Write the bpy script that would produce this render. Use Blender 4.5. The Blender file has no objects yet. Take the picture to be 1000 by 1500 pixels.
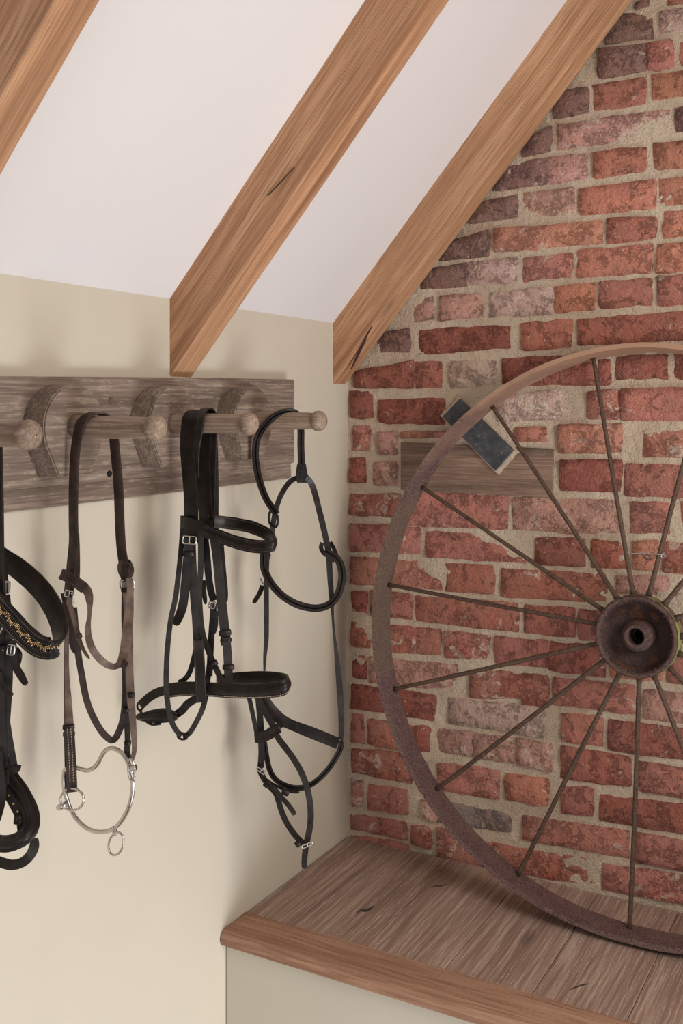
import bpy, bmesh, math, random
import numpy as np
from mathutils import Vector, Matrix, noise

# ------------------------------------------------------------ camera
PI = math.pi
scene = bpy.context.scene
COL = scene.collection
FPX, YAW, HOR = 1506.0, math.radians(29.15), 600.0
LEDGE = 0.52
FW = Vector((-math.sin(YAW), math.cos(YAW), 0)); RT = Vector((math.cos(YAW), math.sin(YAW), 0)); UP = Vector((0, 0, 1))
CAM = -(FPX / 636.0) * FW - (11 / 636.0) * RT
CAM.z = LEDGE + 622 / 636.0
cd = bpy.data.cameras.new('camera'); cam = bpy.data.objects.new('camera', cd); COL.objects.link(cam)
cam.location = CAM; cam.rotation_euler = (PI / 2, 0, YAW)
cd.sensor_fit = 'VERTICAL'; cd.sensor_height = 36.0; cd.lens = 36.0 * FPX / 1500.0
cd.shift_y = -(750 - HOR) / 1500.0; cd.clip_start = 0.02
scene.camera = cam

# ------------------------------------------------------------ world and lights
vs = scene.view_settings
scene.display_settings.display_device = 'sRGB'
vs.view_transform = 'Standard'; vs.look = 'None'; vs.gamma = 1.0; vs.use_curve_mapping = False
vs.exposure = 0.02
w = bpy.data.worlds.new('world'); scene.world = w; w.use_nodes = True
bg = w.node_tree.nodes['Background']; bg.inputs[0].default_value = (0.96, 0.975, 1.0, 1); bg.inputs[1].default_value = 0.30

def area(name, loc, target, sx, sy, power, color):
    l = bpy.data.lights.new(name, 'AREA'); l.shape = 'RECTANGLE'; l.size = sx; l.size_y = sy
    l.energy = power; l.color = color
    o = bpy.data.objects.new(name, l); COL.objects.link(o); o.location = loc
    d = Vector(target) - Vector(loc); o.rotation_euler = d.to_track_quat('-Z', 'Y').to_euler()
    return o
# daylight coming up from a low window beyond the right-hand side, and an added soft fill light from behind
area('window_light_low', (2.2, -1.05, -0.2), (0, -0.95, 0.25), 1.0, 1.0, 42, (0.87, 0.94, 1.0))
area('window_light_high', (1.95, -1.15, 1.7), (0.25, -0.3, 0.9), 0.7, 0.7, 19, (1.0, 0.93, 0.82))
area('fill_light_back', (1.5, -3.5, 0.6), (0.4, 0, 0.9), 1.6, 1.6, 14, (0.94, 0.965, 1.0))

# ------------------------------------------------------------ helpers
def ray(x, y): return FW + RT * ((x - 500.0) / FPX) + UP * ((HOR - y) / FPX)
def on_x(x, y, X=0.0):
    r = ray(x, y); return CAM + r * ((X - CAM.x) / r.x)
def on_y(x, y, Y=0.0):
    r = ray(x, y); return CAM + r * ((Y - CAM.y) / r.y)
def on_z(x, y, Z):
    r = ray(x, y); return CAM + r * ((Z - CAM.z) / r.z)
def lin(c):
    return tuple(((v / 255.0) / 12.92 if v <= 10.3 else ((v / 255.0 + 0.055) / 1.055) ** 2.4) for v in c)

def link_mesh(name, verts, faces, mat, parent=None, smooth=False):
    me = bpy.data.meshes.new(name); me.from_pydata([tuple(v) for v in verts], [], faces); me.update()
    if smooth: me.shade_smooth()
    o = bpy.data.objects.new(name, me); COL.objects.link(o)
    if mat: me.materials.append(mat)
    if parent: o.parent = parent; o.matrix_parent_inverse = Matrix.Translation(-parent.location)
    return o
def bm_obj(name, bm, mat, parent=None, smooth=False):
    bmesh.ops.recalc_face_normals(bm, faces=bm.faces)
    me = bpy.data.meshes.new(name); bm.to_mesh(me); bm.free()
    if smooth: me.shade_smooth()
    o = bpy.data.objects.new(name, me); COL.objects.link(o)
    if mat: me.materials.append(mat)
    if parent: o.parent = parent; o.matrix_parent_inverse = Matrix.Translation(-parent.location)
    return o
def thing(name, label, cat, loc=(0, 0, 0), group=None):
    o = bpy.data.objects.new(name, None); COL.objects.link(o); o.location = loc; o.empty_display_size = 0.05
    o['label'] = label; o['category'] = cat
    if group: o['group'] = group
    return o
def structure(o): o['kind'] = 'structure'; return o

def box_bm(x0, x1, y0, y1, z0, z1, bev=0.0, seg=2):
    bm = bmesh.new()
    bmesh.ops.create_cube(bm, size=1.0, matrix=Matrix.Translation(((x0 + x1) / 2, (y0 + y1) / 2, (z0 + z1) / 2)) @ Matrix.Diagonal((x1 - x0, y1 - y0, z1 - z0, 1)))
    if bev: bmesh.ops.bevel(bm, geom=bm.edges[:], offset=bev, segments=seg, affect='EDGES', profile=0.5)
    return bm
def prism_bm(poly, axis, a, b, bev=0.0, seg=1):
    """poly: 2D points; axis 'y': (x,z) extruded a..b in y; axis 'x': (y,z) extruded in x."""
    bm = bmesh.new()
    mk = (lambda p, t: (p[0], t, p[1])) if axis == 'y' else (lambda p, t: (t, p[0], p[1]))
    A = [bm.verts.new(mk(p, a)) for p in poly]; B = [bm.verts.new(mk(p, b)) for p in poly]
    n = len(poly); bm.faces.new(A); bm.faces.new(B[::-1])
    for i in range(n): bm.faces.new((A[i], B[i], B[(i + 1) % n], A[(i + 1) % n]))
    bmesh.ops.recalc_face_normals(bm, faces=bm.faces)
    if bev: bmesh.ops.bevel(bm, geom=bm.edges[:], offset=bev, segments=seg, affect='EDGES', profile=0.5)
    return bm

# ------------------------------------------------------------ materials
class NT:
    def __init__(s, name):
        s.m = bpy.data.materials.new(name); s.m.use_nodes = True; s.t = s.m.node_tree
        s.b = s.t.nodes['Principled BSDF']
    def n(s, typ, **kw):
        nd = s.t.nodes.new(typ)
        for k, v in kw.items():
            if k in nd.inputs.keys() if isinstance(k, str) else False: nd.inputs[k].default_value = v
            else: setattr(nd, k, v)
        return nd
    def l(s, a, b): s.t.links.new(a, b)
    def coord(s, scale=(1, 1, 1), rot=(0, 0, 0), kind='Object'):
        tc = s.t.nodes.new('ShaderNodeTexCoord'); mp = s.t.nodes.new('ShaderNodeMapping')
        # rotate first, then scale
        mp.vector_type = 'POINT'; mp.inputs['Rotation'].default_value = rot
        s.l(tc.outputs[kind], mp.inputs['Vector'])
        mul = s.t.nodes.new('ShaderNodeVectorMath'); mul.operation = 'MULTIPLY'; mul.inputs[1].default_value = scale
        s.l(mp.outputs[0], mul.inputs[0])
        return mul.outputs[0]
    def noise(s, vec, scale, detail=4, rough=0.55, dist=0.0):
        nd = s.t.nodes.new('ShaderNodeTexNoise'); nd.inputs['Scale'].default_value = scale
        nd.inputs['Detail'].default_value = detail; nd.inputs['Roughness'].default_value = rough; nd.inputs['Distortion'].default_value = dist
        s.l(vec, nd.inputs['Vector']); return nd.outputs['Fac']
    def ramp(s, fac, stops, interp='LINEAR'):
        nd = s.t.nodes.new('ShaderNodeValToRGB'); nd.color_ramp.interpolation = interp
        cr = nd.color_ramp
        while len(cr.elements) < len(stops): cr.elements.new(0.5)
        for e, (p, c) in zip(cr.elements, stops):
            e.position = p; e.color = (tuple(c) + (1,)) if not isinstance(c, (int, float)) else (c, c, c, 1)
        s.l(fac, nd.inputs['Fac']); return nd.outputs['Color']
    def mix(s, fac, a, b, mode='MIX'):
        nd = s.t.nodes.new('ShaderNodeMix'); nd.data_type = 'RGBA'; nd.blend_type = mode
        for sock, v in ((nd.inputs[0], fac), (nd.inputs[6], a), (nd.inputs[7], b)):
            if isinstance(v, (int, float)): sock.default_value = v
            elif isinstance(v, tuple): sock.default_value = v + (1,) if len(v) == 3 else v
            else: s.l(v, sock)
        return nd.outputs[2]
    def math(s, op, a, b=0.0, clamp=False):
        nd = s.t.nodes.new('ShaderNodeMath'); nd.operation = op; nd.use_clamp = clamp
        for sock, v in ((nd.inputs[0], a), (nd.inputs[1], b)):
            if isinstance(v, (int, float)): sock.default_value = v
            else: s.l(v, sock)
        return nd.outputs[0]
    def bump(s, h, strength=0.5, dist=0.002):
        nd = s.t.nodes.new('ShaderNodeBump'); nd.inputs['Strength'].default_value = strength; nd.inputs['Distance'].default_value = dist
        s.l(h, nd.inputs['Height']); s.l(nd.outputs[0], s.b.inputs['Normal']); return nd
    def set(s, color=None, rough=None, metal=None, spec=None):
        for k, v in (('Base Color', color), ('Roughness', rough), ('Metallic', metal), ('Specular IOR Level', spec)):
            if v is None: continue
            if isinstance(v, tuple): s.b.inputs[k].default_value = v + (1,)
            elif isinstance(v, (int, float)): s.b.inputs[k].default_value = v
            else: s.l(v, s.b.inputs[k])
        return s.m

def paint(name, c, var=0.03):
    k = NT(name); v = k.coord()
    n = k.noise(v, 3.0, 5, 0.6); c0 = tuple(x * (1 - var) for x in c); c1 = tuple(min(1, x * (1 + var)) for x in c)
    col = k.ramp(n, [(0.3, c0), (0.7, c1)])
    k.bump(k.noise(v, 90, 3), 0.12, 0.0006)
    return k.set(col, 0.75, spec=0.25)

def wood(name, dark, mid, light, rot=(0, 0, 0), axis=0, grain=1.0, lime=0.0, limecol=(0.6, 0.52, 0.5), rough=0.6, knots=0.5, seed=0.0, fib=(9, 260), patch=0.5, tint=None):
    """procedural timber: grain runs along local axis 0/1/2 after the rotation."""
    k = NT(name)
    def sc(a, b): 
        v = [b, b, b]; v[axis] = a; return tuple(v)
    tc = k.t.nodes.new('ShaderNodeTexCoord'); off = k.t.nodes.new('ShaderNodeVectorMath'); off.operation = 'ADD'
    oi = k.t.nodes.new('ShaderNodeObjectInfo'); sm = k.math('MULTIPLY', oi.outputs['Random'], 17.0)
    cmb = k.t.nodes.new('ShaderNodeCombineXYZ'); k.l(sm, cmb.inputs[0]); k.l(sm, cmb.inputs[1]); k.l(sm, cmb.inputs[2])
    mp = k.t.nodes.new('ShaderNodeMapping'); mp.inputs['Rotation'].default_value = rot
    k.l(tc.outputs['Object'], mp.inputs['Vector']); k.l(mp.outputs[0], off.inputs[0]); k.l(cmb.outputs[0], off.inputs[1])
    base = off.outputs[0]
    # bend the grain
    wn = k.t.nodes.new('ShaderNodeTexNoise'); wn.inputs['Scale'].default_value = 1.0; wn.inputs['Detail'].default_value = 2
    def mul(v, s):
        m = k.t.nodes.new('ShaderNodeVectorMath'); m.operation = 'MULTIPLY'; m.inputs[1].default_value = s; k.l(v, m.inputs[0]); return m.outputs[0]
    k.l(mul(base, sc(1.6, 6.0)), wn.inputs['Vector'])
    wob = mul(wn.outputs['Color'], (0.022 * knots, 0.022 * knots, 0.022 * knots))
    ad = k.t.nodes.new('ShaderNodeVectorMath'); ad.operation = 'ADD'; k.l(base, ad.inputs[0]); k.l(wob, ad.inputs[1])
    v = ad.outputs[0]
    g1 = k.noise(mul(v, sc(1.6, 34 * grain)), 1.0, 5, 0.6)
    g2 = k.noise(mul(v, sc(fib[0], fib[1] * grain)), 1.0, 4, 0.65)
    g3 = k.noise(mul(v, sc(2.2, 5.5)), 1.0, 3, 0.5)
    col = k.ramp(g1, [(0.32, dark), (0.5, mid), (0.68, light)])
    col = k.mix(k.ramp(g2, [(0.36, min(0.9, 0.9 * patch + 0.35)), (0.56, 0.0)]), col, dark)
    col = k.mix(k.ramp(g3, [(0.45, 0.0), (0.75, patch)]), col, tuple(x * 0.72 for x in mid))
    if lime:
        ring = k.t.nodes.new('ShaderNodeTexWave'); ring.wave_type = 'BANDS'; ring.bands_direction = 'XYZ'[(axis + 1) % 3 if axis != 1 else 0]
        ring.inputs['Scale'].default_value = 14.0; ring.inputs['Distortion'].default_value = 9.0; ring.inputs['Detail'].default_value = 4; ring.inputs['Detail Scale'].default_value = 1.4
        k.l(mul(v, sc(1.4, 4.5)), ring.inputs['Vector'])
        a = k.math('MULTIPLY', k.ramp(ring.outputs['Fac'], [(0.72, 0.0), (0.95, 1.0)]), k.ramp(g2, [(0.42, 0.0), (0.62, 1.0)]))
        b = k.ramp(g2, [(0.56, 0.0), (0.70, 0.75)])
        f = k.math('MULTIPLY', k.math('MAXIMUM', a, b), lime, True)
        col = k.mix(f, col, limecol)
    # knots
    vo = k.t.nodes.new('ShaderNodeTexVoronoi'); vo.inputs['Scale'].default_value = 1.0; k.l(mul(v, sc(2.6, 6.5)), vo.inputs['Vector'])
    kn = k.ramp(vo.outputs['Distance'], [(0.03, 0.85 if knots else 0.0), (0.13, 0.0)])
    col = k.mix(kn, col, tuple(x * 0.35 for x in dark))
    h = k.math('ADD', g2, k.math('MULTIPLY', g1, 0.8))
    k.bump(h, 0.45, 0.0018)
    return k.set(col, k.ramp(g2, [(0.3, rough + 0.12), (0.7, rough - 0.08)]), spec=0.3)

def leather(name, c, hi, rough=0.42):
    k = NT(name); v = k.coord()
    n = k.noise(v, 55, 4, 0.6); n2 = k.noise(v, 900, 2, 0.5)
    col = k.ramp(n, [(0.35, c), (0.75, hi)])
    k.bump(k.math('ADD', n2, k.math('MULTIPLY', n, 1.5)), 0.22, 0.0005)
    return k.set(col, k.ramp(n, [(0.3, rough + 0.12), (0.7, rough - 0.08)]), spec=0.26)

M = {}
M['plaster'] = paint('painted_plaster', lin((197, 186, 169)))
M['ceiling'] = paint('ceiling_paint', lin((219, 213, 213)), 0.012)
M['panel'] = paint('panel_paint', lin((196, 189, 174)))
A49 = math.radians(49.2)
M['oak'] = wood('oak_beam', lin((140, 98, 70)), lin((188, 141, 106)), lin((206, 162, 126)), rot=(0, A49, 0), axis=0, knots=0.8, patch=0.45, grain=1.3)
M['ledge_oak'] = wood('ledge_board_oak', lin((126, 100, 88)), lin((160, 133, 119)), lin((174, 147, 133)), axis=1, lime=0.8, limecol=lin((200, 180, 166)), knots=1.0, grain=0.8, patch=0.35, fib=(4.5, 210))
M['nosing'] = wood('nosing_oak', lin((132, 96, 76)), lin((170, 130, 106)), lin((184, 146, 122)), axis=0, lime=0.15, limecol=lin((180, 150, 130)), knots=0.8, grain=0.7, patch=0.5)
M['rack'] = wood('washed_oak', lin((96, 80, 70)), lin((130, 112, 99)), lin((148, 130, 117)), axis=1, lime=0.35, limecol=lin((190, 172, 155)), knots=0.25, patch=0.5)
M['peg'] = wood('peg_oak', lin((112, 92, 78)), lin((150, 128, 110)), lin((172, 150, 130)), axis=0, lime=0.3, limecol=lin((190, 172, 155)), knots=0.3, patch=0.4)
M['plank'] = wood('old_plank', lin((92, 72, 60)), lin((132, 106, 90)), lin((150, 122, 104)), axis=0, lime=0.1, knots=0.2, patch=0.3)
M['black'] = leather('black_leather', lin((22, 16, 14)), lin((42, 33, 29)), 0.36)
M['grey'] = leather('dark_grey_leather', lin((27, 22, 20)), lin((52, 45, 40)), 0.38)
M['brown'] = leather('dark_brown_leather', lin((42, 31, 27)), lin((72, 55, 47)), 0.4)
M['tan'] = leather('worn_brown_leather', lin((76, 60, 52)), lin((120, 98, 84)), 0.48)
M['lining'] = leather('black_leather_lining', lin((22, 18, 17)), lin((34, 29, 27)), 0.6)

def metal(name, c, rough):
    k = NT(name); v = k.coord(); n = k.noise(v, 60, 3)
    return k.set(k.ramp(n, [(0.3, tuple(x * 0.85 for x in c)), (0.7, c)]), k.ramp(n, [(0.3, rough), (0.7, rough + 0.12)]), 1.0)
M['steel'] = metal('bit_steel', lin((205, 198, 192)), 0.22)
M['buckle'] = metal('buckle_steel', lin((215, 212, 208)), 0.2)
k = NT('stitch_thread'); M['stitch'] = k.set(lin((176, 160, 142)), 0.8)
k = NT('stitch_dark_thread'); M['stitch_dark'] = k.set(lin((92, 80, 70)), 0.8)
k = NT('bead_gold'); M['gold'] = k.set(lin((206, 165, 110)), 0.25, 0.6)
k = NT('bead_clear'); M['clear'] = k.set(lin((205, 200, 195)), 0.1, 0.3)
k = NT('bead_red'); M['red'] = k.set(lin((130, 40, 30)), 0.2)
k = NT('dark_knot'); M['knot'] = k.set(lin((72, 58, 52)), 0.7)
k = NT('split_shadow_wood'); M['splitwood'] = k.set(lin((58, 36, 26)), 0.8)
k = NT('rusty_screw'); M['rustspot'] = k.set(lin((104, 66, 50)), 0.8)
k = NT('bead_black'); M['jet'] = k.set(lin((25, 22, 22)), 0.15)

# brick: colour from the object's own colour, lime wash amount from its alpha
k = NT('old_brick'); v = k.coord()
oi = k.t.nodes.new('ShaderNodeObjectInfo')
n1 = k.noise(v, 16, 5, 0.6); n2 = k.noise(v, 75, 4, 0.65, 0.4); n3 = k.noise(v, 320, 3, 0.6); n4 = k.noise(v, 26, 6, 0.72, 0.8)
base = k.mix(k.ramp(n1, [(0.35, 0.0), (0.72, 0.45)]), oi.outputs['Color'], lin((132, 86, 76)), 'MIX')
base = k.mix(k.ramp(n2, [(0.52, 0.0), (0.76, 0.45)]), base, lin((196, 132, 108)))
base = k.mix(k.ramp(n2, [(0.25, 0.6), (0.42, 0.0)]), base, lin((92, 54, 48)))
base = k.mix(k.ramp(n3, [(0.3, 0.35), (0.45, 0.0)]), base, lin((70, 44, 40)))
wa = oi.outputs['Alpha']
thr = k.math('SUBTRACT', k.math('ADD', n4, k.math('MULTIPLY', wa, 0.34)), 0.70)
wmask = k.math('MULTIPLY', thr, 26.0, True)
wmask = k.math('MULTIPLY', wmask, k.ramp(n2, [(0.3, 0.35), (0.6, 1.0)]))
haze = k.math('MULTIPLY', k.math('MULTIPLY', wa, 0.75), k.ramp(n1, [(0.35, 0.1), (0.65, 1.0)]))
base = k.mix(haze, base, lin((186, 150, 136)))
base = k.mix(k.math('MULTIPLY', wmask, 0.85), base, lin((214, 194, 176)))
n6 = k.noise(v, 46, 5, 0.7, 1.2)
base = k.mix(k.math('MULTIPLY', k.math('SUBTRACT', n6, 0.655), 30.0, True), base, lin((216, 200, 184)))
h = k.math('ADD', k.math('MULTIPLY', n2, 1.2), k.math('MULTIPLY', n3, 0.55)); h = k.math('ADD', h, k.math('MULTIPLY', n1, 1.0))
n7 = k.noise(v, 30, 7, 0.78, 0.2)
h = k.math('ADD', h, k.ramp(n7, [(0.40, 0.0), (0.47, 0.45)]))
k.bump(h, 1.0, 0.0075)
M['brick'] = k.set(base, 0.86, spec=0.2)
k = NT('lime_mortar'); v = k.coord()
n1 = k.noise(v, 7, 4); n2 = k.noise(v, 240, 4, 0.7); n3 = k.noise(v, 60, 4, 0.6)
c = k.ramp(n1, [(0.3, lin((194, 170, 148))), (0.7, lin((220, 201, 178)))])
c = k.mix(k.ramp(n2, [(0.28, 0.55), (0.45, 0.0)]), c, lin((120, 98, 78)))
c = k.mix(k.ramp(n2, [(0.58, 0.0), (0.72, 0.6)]), c, lin((215, 198, 172)))
k.bump(k.math('ADD', n2, k.math('MULTIPLY', n3, 1.3)), 1.0, 0.005)
M['mortar'] = k.set(c, 0.92, spec=0.15)
k = NT('slate'); v = k.coord(); n1 = k.noise(v, 40, 5, 0.7); n2 = k.noise(v, 160, 3)
M['slate'] = (k.bump(n1, 0.4, 0.001), k.set(k.mix(k.ramp(n2, [(0.62, 0.0), (0.75, 0.5)]), k.ramp(n1, [(0.35, lin((52, 54, 58))), (0.7, lin((82, 84, 87)))]), lin((150, 146, 138))), 0.55))[1]
def rusty(name, a, b, cdust, amt, topdust=0.0):
    k = NT(name); v = k.coord()
    n1 = k.noise(v, 22, 5, 0.65); n2 = k.noise(v, 260, 4, 0.7); n3 = k.noise(v, 8, 4, 0.6)
    c = k.ramp(n2, [(0.36, a), (0.62, b)])
    c = k.mix(k.ramp(n1, [(0.45, 0.0), (0.7, amt)]), c, cdust)
    if topdust:
        ge = k.t.nodes.new('ShaderNodeTexCoord'); sx = k.t.nodes.new('ShaderNodeSeparateXYZ'); k.l(ge.outputs['Object'], sx.inputs[0])
        m = k.math('ADD', sx.outputs['Z'], k.math('MULTIPLY', n3, 0.35))
        f = k.ramp(m, [(0.50, 0.0), (0.66, topdust)])
        c = k.mix(f, c, lin((176, 138, 112)))
        f2 = k.ramp(m, [(-0.05, 0.0), (0.08, 0.5), (0.30, 0.5), (0.45, 0.0)])
        c = k.mix(k.math('MULTIPLY', f2, 0.55), c, lin((112, 104, 72)))
    k.bump(k.math('ADD', n2, n1), 0.7, 0.0016)
    return k.set(c, 0.72, 0.15, 0.3)
M['rust'] = rusty('rusty_iron', lin((64, 46, 48)), lin((128, 100, 98)), lin((120, 102, 84)), 0.5, 0.85)
M['spoke'] = rusty('rusty_spoke', lin((58, 42, 36)), lin((100, 78, 66)), lin((112, 94, 74)), 0.35)
M['hub'] = rusty('rusty_hub', lin((56, 38, 38)), lin((98, 74, 70)), lin((104, 88, 68)), 0.35)
k = NT('hub_orange_rust'); v = k.coord(); n1 = k.noise(v, 30, 5, 0.7); n2 = k.noise(v, 200, 4, .7)
c = k.ramp(n2, [(0.3, lin((44, 30, 30))), (0.7, lin((78, 56, 50)))]); c = k.mix(k.ramp(n1, [(0.56, 0.0), (0.70, 0.7)]), c, lin((140, 80, 34)))
k.bump(n2, .6, .002); M['hub_inner'] = k.set(c, .8)
k = NT('hub_side_algae'); v = k.coord(); n1 = k.noise(v, 18, 4, .6); n2 = k.noise(v, 200, 4, .7)
c = k.ramp(n2, [(0.3, lin((84, 62, 52))), (0.7, lin((120, 96, 78)))]); c = k.mix(k.ramp(n1, [(0.38, 0.0), (0.52, 0.9)]), c, lin((140, 150, 82)))
k.bump(n2, .6, .002); M['algae'] = k.set(c, .8)

# ------------------------------------------------------------ setting: walls, ceiling, floor
SL = 1.158                       # slope of the ceiling
ZC = 1.692                       # height where the ceiling meets the left wall
wl = structure(bm_obj('wall_left', box_bm(-0.12, 0, -3.0, 0.12, -0.9, ZC + 0.02), M['plaster']))
floor = structure(bm_obj('floor', box_bm(-0.12, 3.2, -4.4, 0.12, -1.0, -0.9), M['nosing']))
xr = 1.45
ceil = structure(bm_obj('ceiling', prism_bm([(-0.12, ZC - 0.12 * SL), (0, ZC), (xr, ZC + xr * SL), (xr, ZC + xr * SL + 0.15), (-0.12, ZC + 0.05)], 'y', -3.0, 0.12), M['ceiling']))

# brick wall: the mortar is the wall itself, each brick is a part let into it
def fbm(p, o=3):
    return noise.fractal(p, 0.6, 2.1, o)
GX, GZ, step = 1.50, (-0.9, 2.95), 0.0055
z0w, z1w = 0.44, 2.5
nx = int(GX / step); nz = int((z1w - z0w) / step)
vv, ff = [], []
for j in range(nz + 1):
    z = z0w + (z1w - z0w) * j / nz
    for i in range(nx + 1):
        x = GX * i / nx
        a = noise.noise(Vector((x * 55, z * 55, 3.1))); b = noise.noise(Vector((x * 9, z * 9, 7.7))); c = noise.noise(Vector((x * 160, z * 160, 1.3)))
        vv.append((x - 0.002, -(0.0054 + 0.0022 * a + 0.0028 * b + 0.0009 * c), z))
for j in range(nz):
    for i in range(nx):
        p = j * (nx + 1) + i; ff.append((p, p + 1, p + nx + 2, p + nx + 1))
# back slab carrying the wall below, above and behind
def add_box(vv, ff, x0, x1, y0, y1, z0, z1):
    b = len(vv); vv += [(x0, y0, z0), (x1, y0, z0), (x1, y1, z0), (x0, y1, z0), (x0, y0, z1), (x1, y0, z1), (x1, y1, z1), (x0, y1, z1)]
    ff += [tuple(b + q for q in f) for f in ((0, 1, 5, 4), (1, 2, 6, 5), (2, 3, 7, 6), (3, 0, 4, 7), (4, 5, 6, 7), (3, 2, 1, 0))]
add_box(vv, ff, 0, 1.9, 0.0, 0.12, -0.9, 3.4)
wb = structure(link_mesh('wall_back', vv, ff, M['mortar'], smooth=True))

TILE = {'A': (500, 440, .3), 'B': (700, 440, .3), 'C': (500, 720, .3), 'D': (700, 720, .3), 'E': (500, 1000, .3), 'F': (700, 1000, .3), 'G': (600, 140, .4), 'H': (740, 0, .26)}
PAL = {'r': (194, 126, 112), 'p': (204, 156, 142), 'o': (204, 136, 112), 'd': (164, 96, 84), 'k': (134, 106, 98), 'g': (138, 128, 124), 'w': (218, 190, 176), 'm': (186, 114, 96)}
BR = '''
H 730 808 20 -10 45 35 k .2
H 560 835 80 50 250 215 k .3
H 870 1010 60 45 190 160 w .3
H 905 1010 -60 -70 40 20 r .3
H 520 800 275 240 440 400 k .3
H 800 945 238 222 402 375 r .3
H 978 1010 235 230 372 368 r .3
H 265 470 520 480 675 640 k .3
H 490 790 470 435 630 590 m .4
H 822 1010 420 400 562 542 o .1
H 90 256 800 702 890 846 k .1
H 292 930 700 605 845 765 p .6
H 952 1010 605 590 745 738 k .2
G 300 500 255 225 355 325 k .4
G 500 650 225 205 325 305 p .3
G 670 868 205 182 303 278 o .1
G 888 1010 175 160 280 262 o .1
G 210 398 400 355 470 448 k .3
G 412 600 355 335 450 432 p .5
G 616 902 338 305 440 408 o .2
G 908 1010 302 290 408 396 o .1
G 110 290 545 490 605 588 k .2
G 306 706 485 455 576 540 o .4
G 718 905 450 438 545 518 m .3
G 922 1010 420 410 525 512 o .1
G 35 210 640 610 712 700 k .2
G 212 396 608 588 700 682 w .45
G 412 594 592 575 685 662 r .5
G 610 890 565 542 665 652 o .2
G 900 1010 545 530 652 632 o .2
G 15 90 742 732 832 822 p .2
G 106 268 732 720 825 810 p .2
G 290 522 722 695 815 800 w .55
G 528 678 700 685 798 785 o .1
G 692 888 680 668 783 770 r .3
G 906 1010 660 650 770 762 r .2
A 168 332 165 130 258 256 k .2
A 372 824 138 120 270 234 d .1
B 208 460 112 88 246 235 m .2
B 484 1010 96 52 226 192 m .2
A 58 352 345 292 424 432 d .2
A 356 490 298 296 433 428 m .3
A 524 754 302 290 430 412 w .5
B 116 575 288 262 412 410 d .1
B 585 648 285 280 412 412 d .2
B 668 930 270 260 390 388 d .2
B 955 1010 255 255 396 396 d .2
A 38 154 442 440 577 576 d .1
A 175 505 482 480 598 606 d .0
B 92 412 470 428 592 585 w .75
B 528 684 442 432 578 586 m .4
B 694 1010 430 430 586 588 r .3
A 52 140 612 610 736 735 r .6
A 172 272 642 640 750 752 p .6
A 290 560 646 640 670 664 r .3
B 172 334 620 615 690 690 o .2
B 388 700 605 602 746 744 o .5
B 800 1010 615 608 768 762 m .6
A 36 116 766 765 890 892 d .1
A 150 272 790 790 906 906 p .5
B 398 702 780 778 932 936 d .2
B 714 1010 796 800 955 962 r .3
C 35 290 12 8 116 124 m .5
C 300 815 -4 25 166 190 r .3
D 164 690 32 42 192 215 p .4
D 735 938 48 50 206 212 r .3
D 984 1010 50 50 200 200 m .2
C 36 386 156 176 292 306 r .4
C 408 906 190 216 320 354 r .2
D 276 520 226 232 355 366 d .3
D 548 726 234 238 370 382 m .1
D 750 886 236 240 380 390 o .3
D 898 1010 242 248 392 402 m .4
C 40 498 318 342 452 482 r .3
C 506 744 344 364 488 504 m .3
D 108 632 376 402 520 546 m .3
D 668 935 404 414 500 516 p .3
D 956 1010 436 440 582 584 p .3
C 46 125 484 490 592 594 d .0
C 136 346 486 502 604 630 r .2
C 358 864 508 544 636 688 m .4
D 222 474 552 570 696 714 m .2
D 485 900 574 602 722 745 r .3
D 985 1010 620 622 745 745 p .3
C 42 150 630 640 764 772 m .2
C 158 486 646 672 782 806 m .4
C 498 724 682 706 814 832 m .6
D 78 340 708 730 844 866 r .2
D 344 620 736 750 872 912 m .2
D 640 905 756 772 914 926 o .2
D 920 1010 796 802 934 950 r .3
C 46 124 792 796 912 920 d .3
C 132 572 804 842 936 976 p .3
C 622 832 868 880 1010 1016 m .6
D 212 345 888 894 1040 1060 d .2
F 108 348 -38 -30 70 98 m .3
F 360 766 -28 18 108 154 r .3
F 804 1010 30 46 180 198 p .4
E 44 456 8 58 128 190 d .25
E 520 985 68 120 198 272 w .45
F 403 612 148 170 290 316 r .2
F 634 1010 184 218 330 376 d .25
E 45 112 150 154 294 298 r .3
E 124 340 176 212 302 345 m .4
E 356 432 208 216 338 344 d .2
E 470 640 222 242 342 362 p .5
F -20 175 244 268 370 398 p .6
F 182 360 268 300 400 440 p .5
F 402 745 310 370 470 512 m .3
F 782 1010 382 412 530 562 r .2
E 45 345 320 352 440 496 m .45
E 362 424 370 380 430 446 p .5
E 466 770 386 432 528 576 r .3
F 126 344 440 466 576 606 o .0
F 402 562 502 516 642 656 r .2
F 590 1010 545 592 676 738 d .2
E 48 102 470 478 600 604 r .7
E 126 326 500 522 622 646 r .3
E 386 470 570 600 650 690 p .6
E 478 828 575 642 682 740 g .35
F 214 740 650 718 768 864 r .35
F 770 1010 736 768 874 930 r .3
E 40 322 642 684 716 776 r .5
E 334 436 692 706 790 815 m .3
E 462 770 706 802 850 930 r .5
F 60 584 782 862 918 1000 m .4
F 602 1010 882 936 1010 1086 r .45
E 40 330 745 790 800 850 r .2
'''
rnd = random.Random(5)
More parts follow.
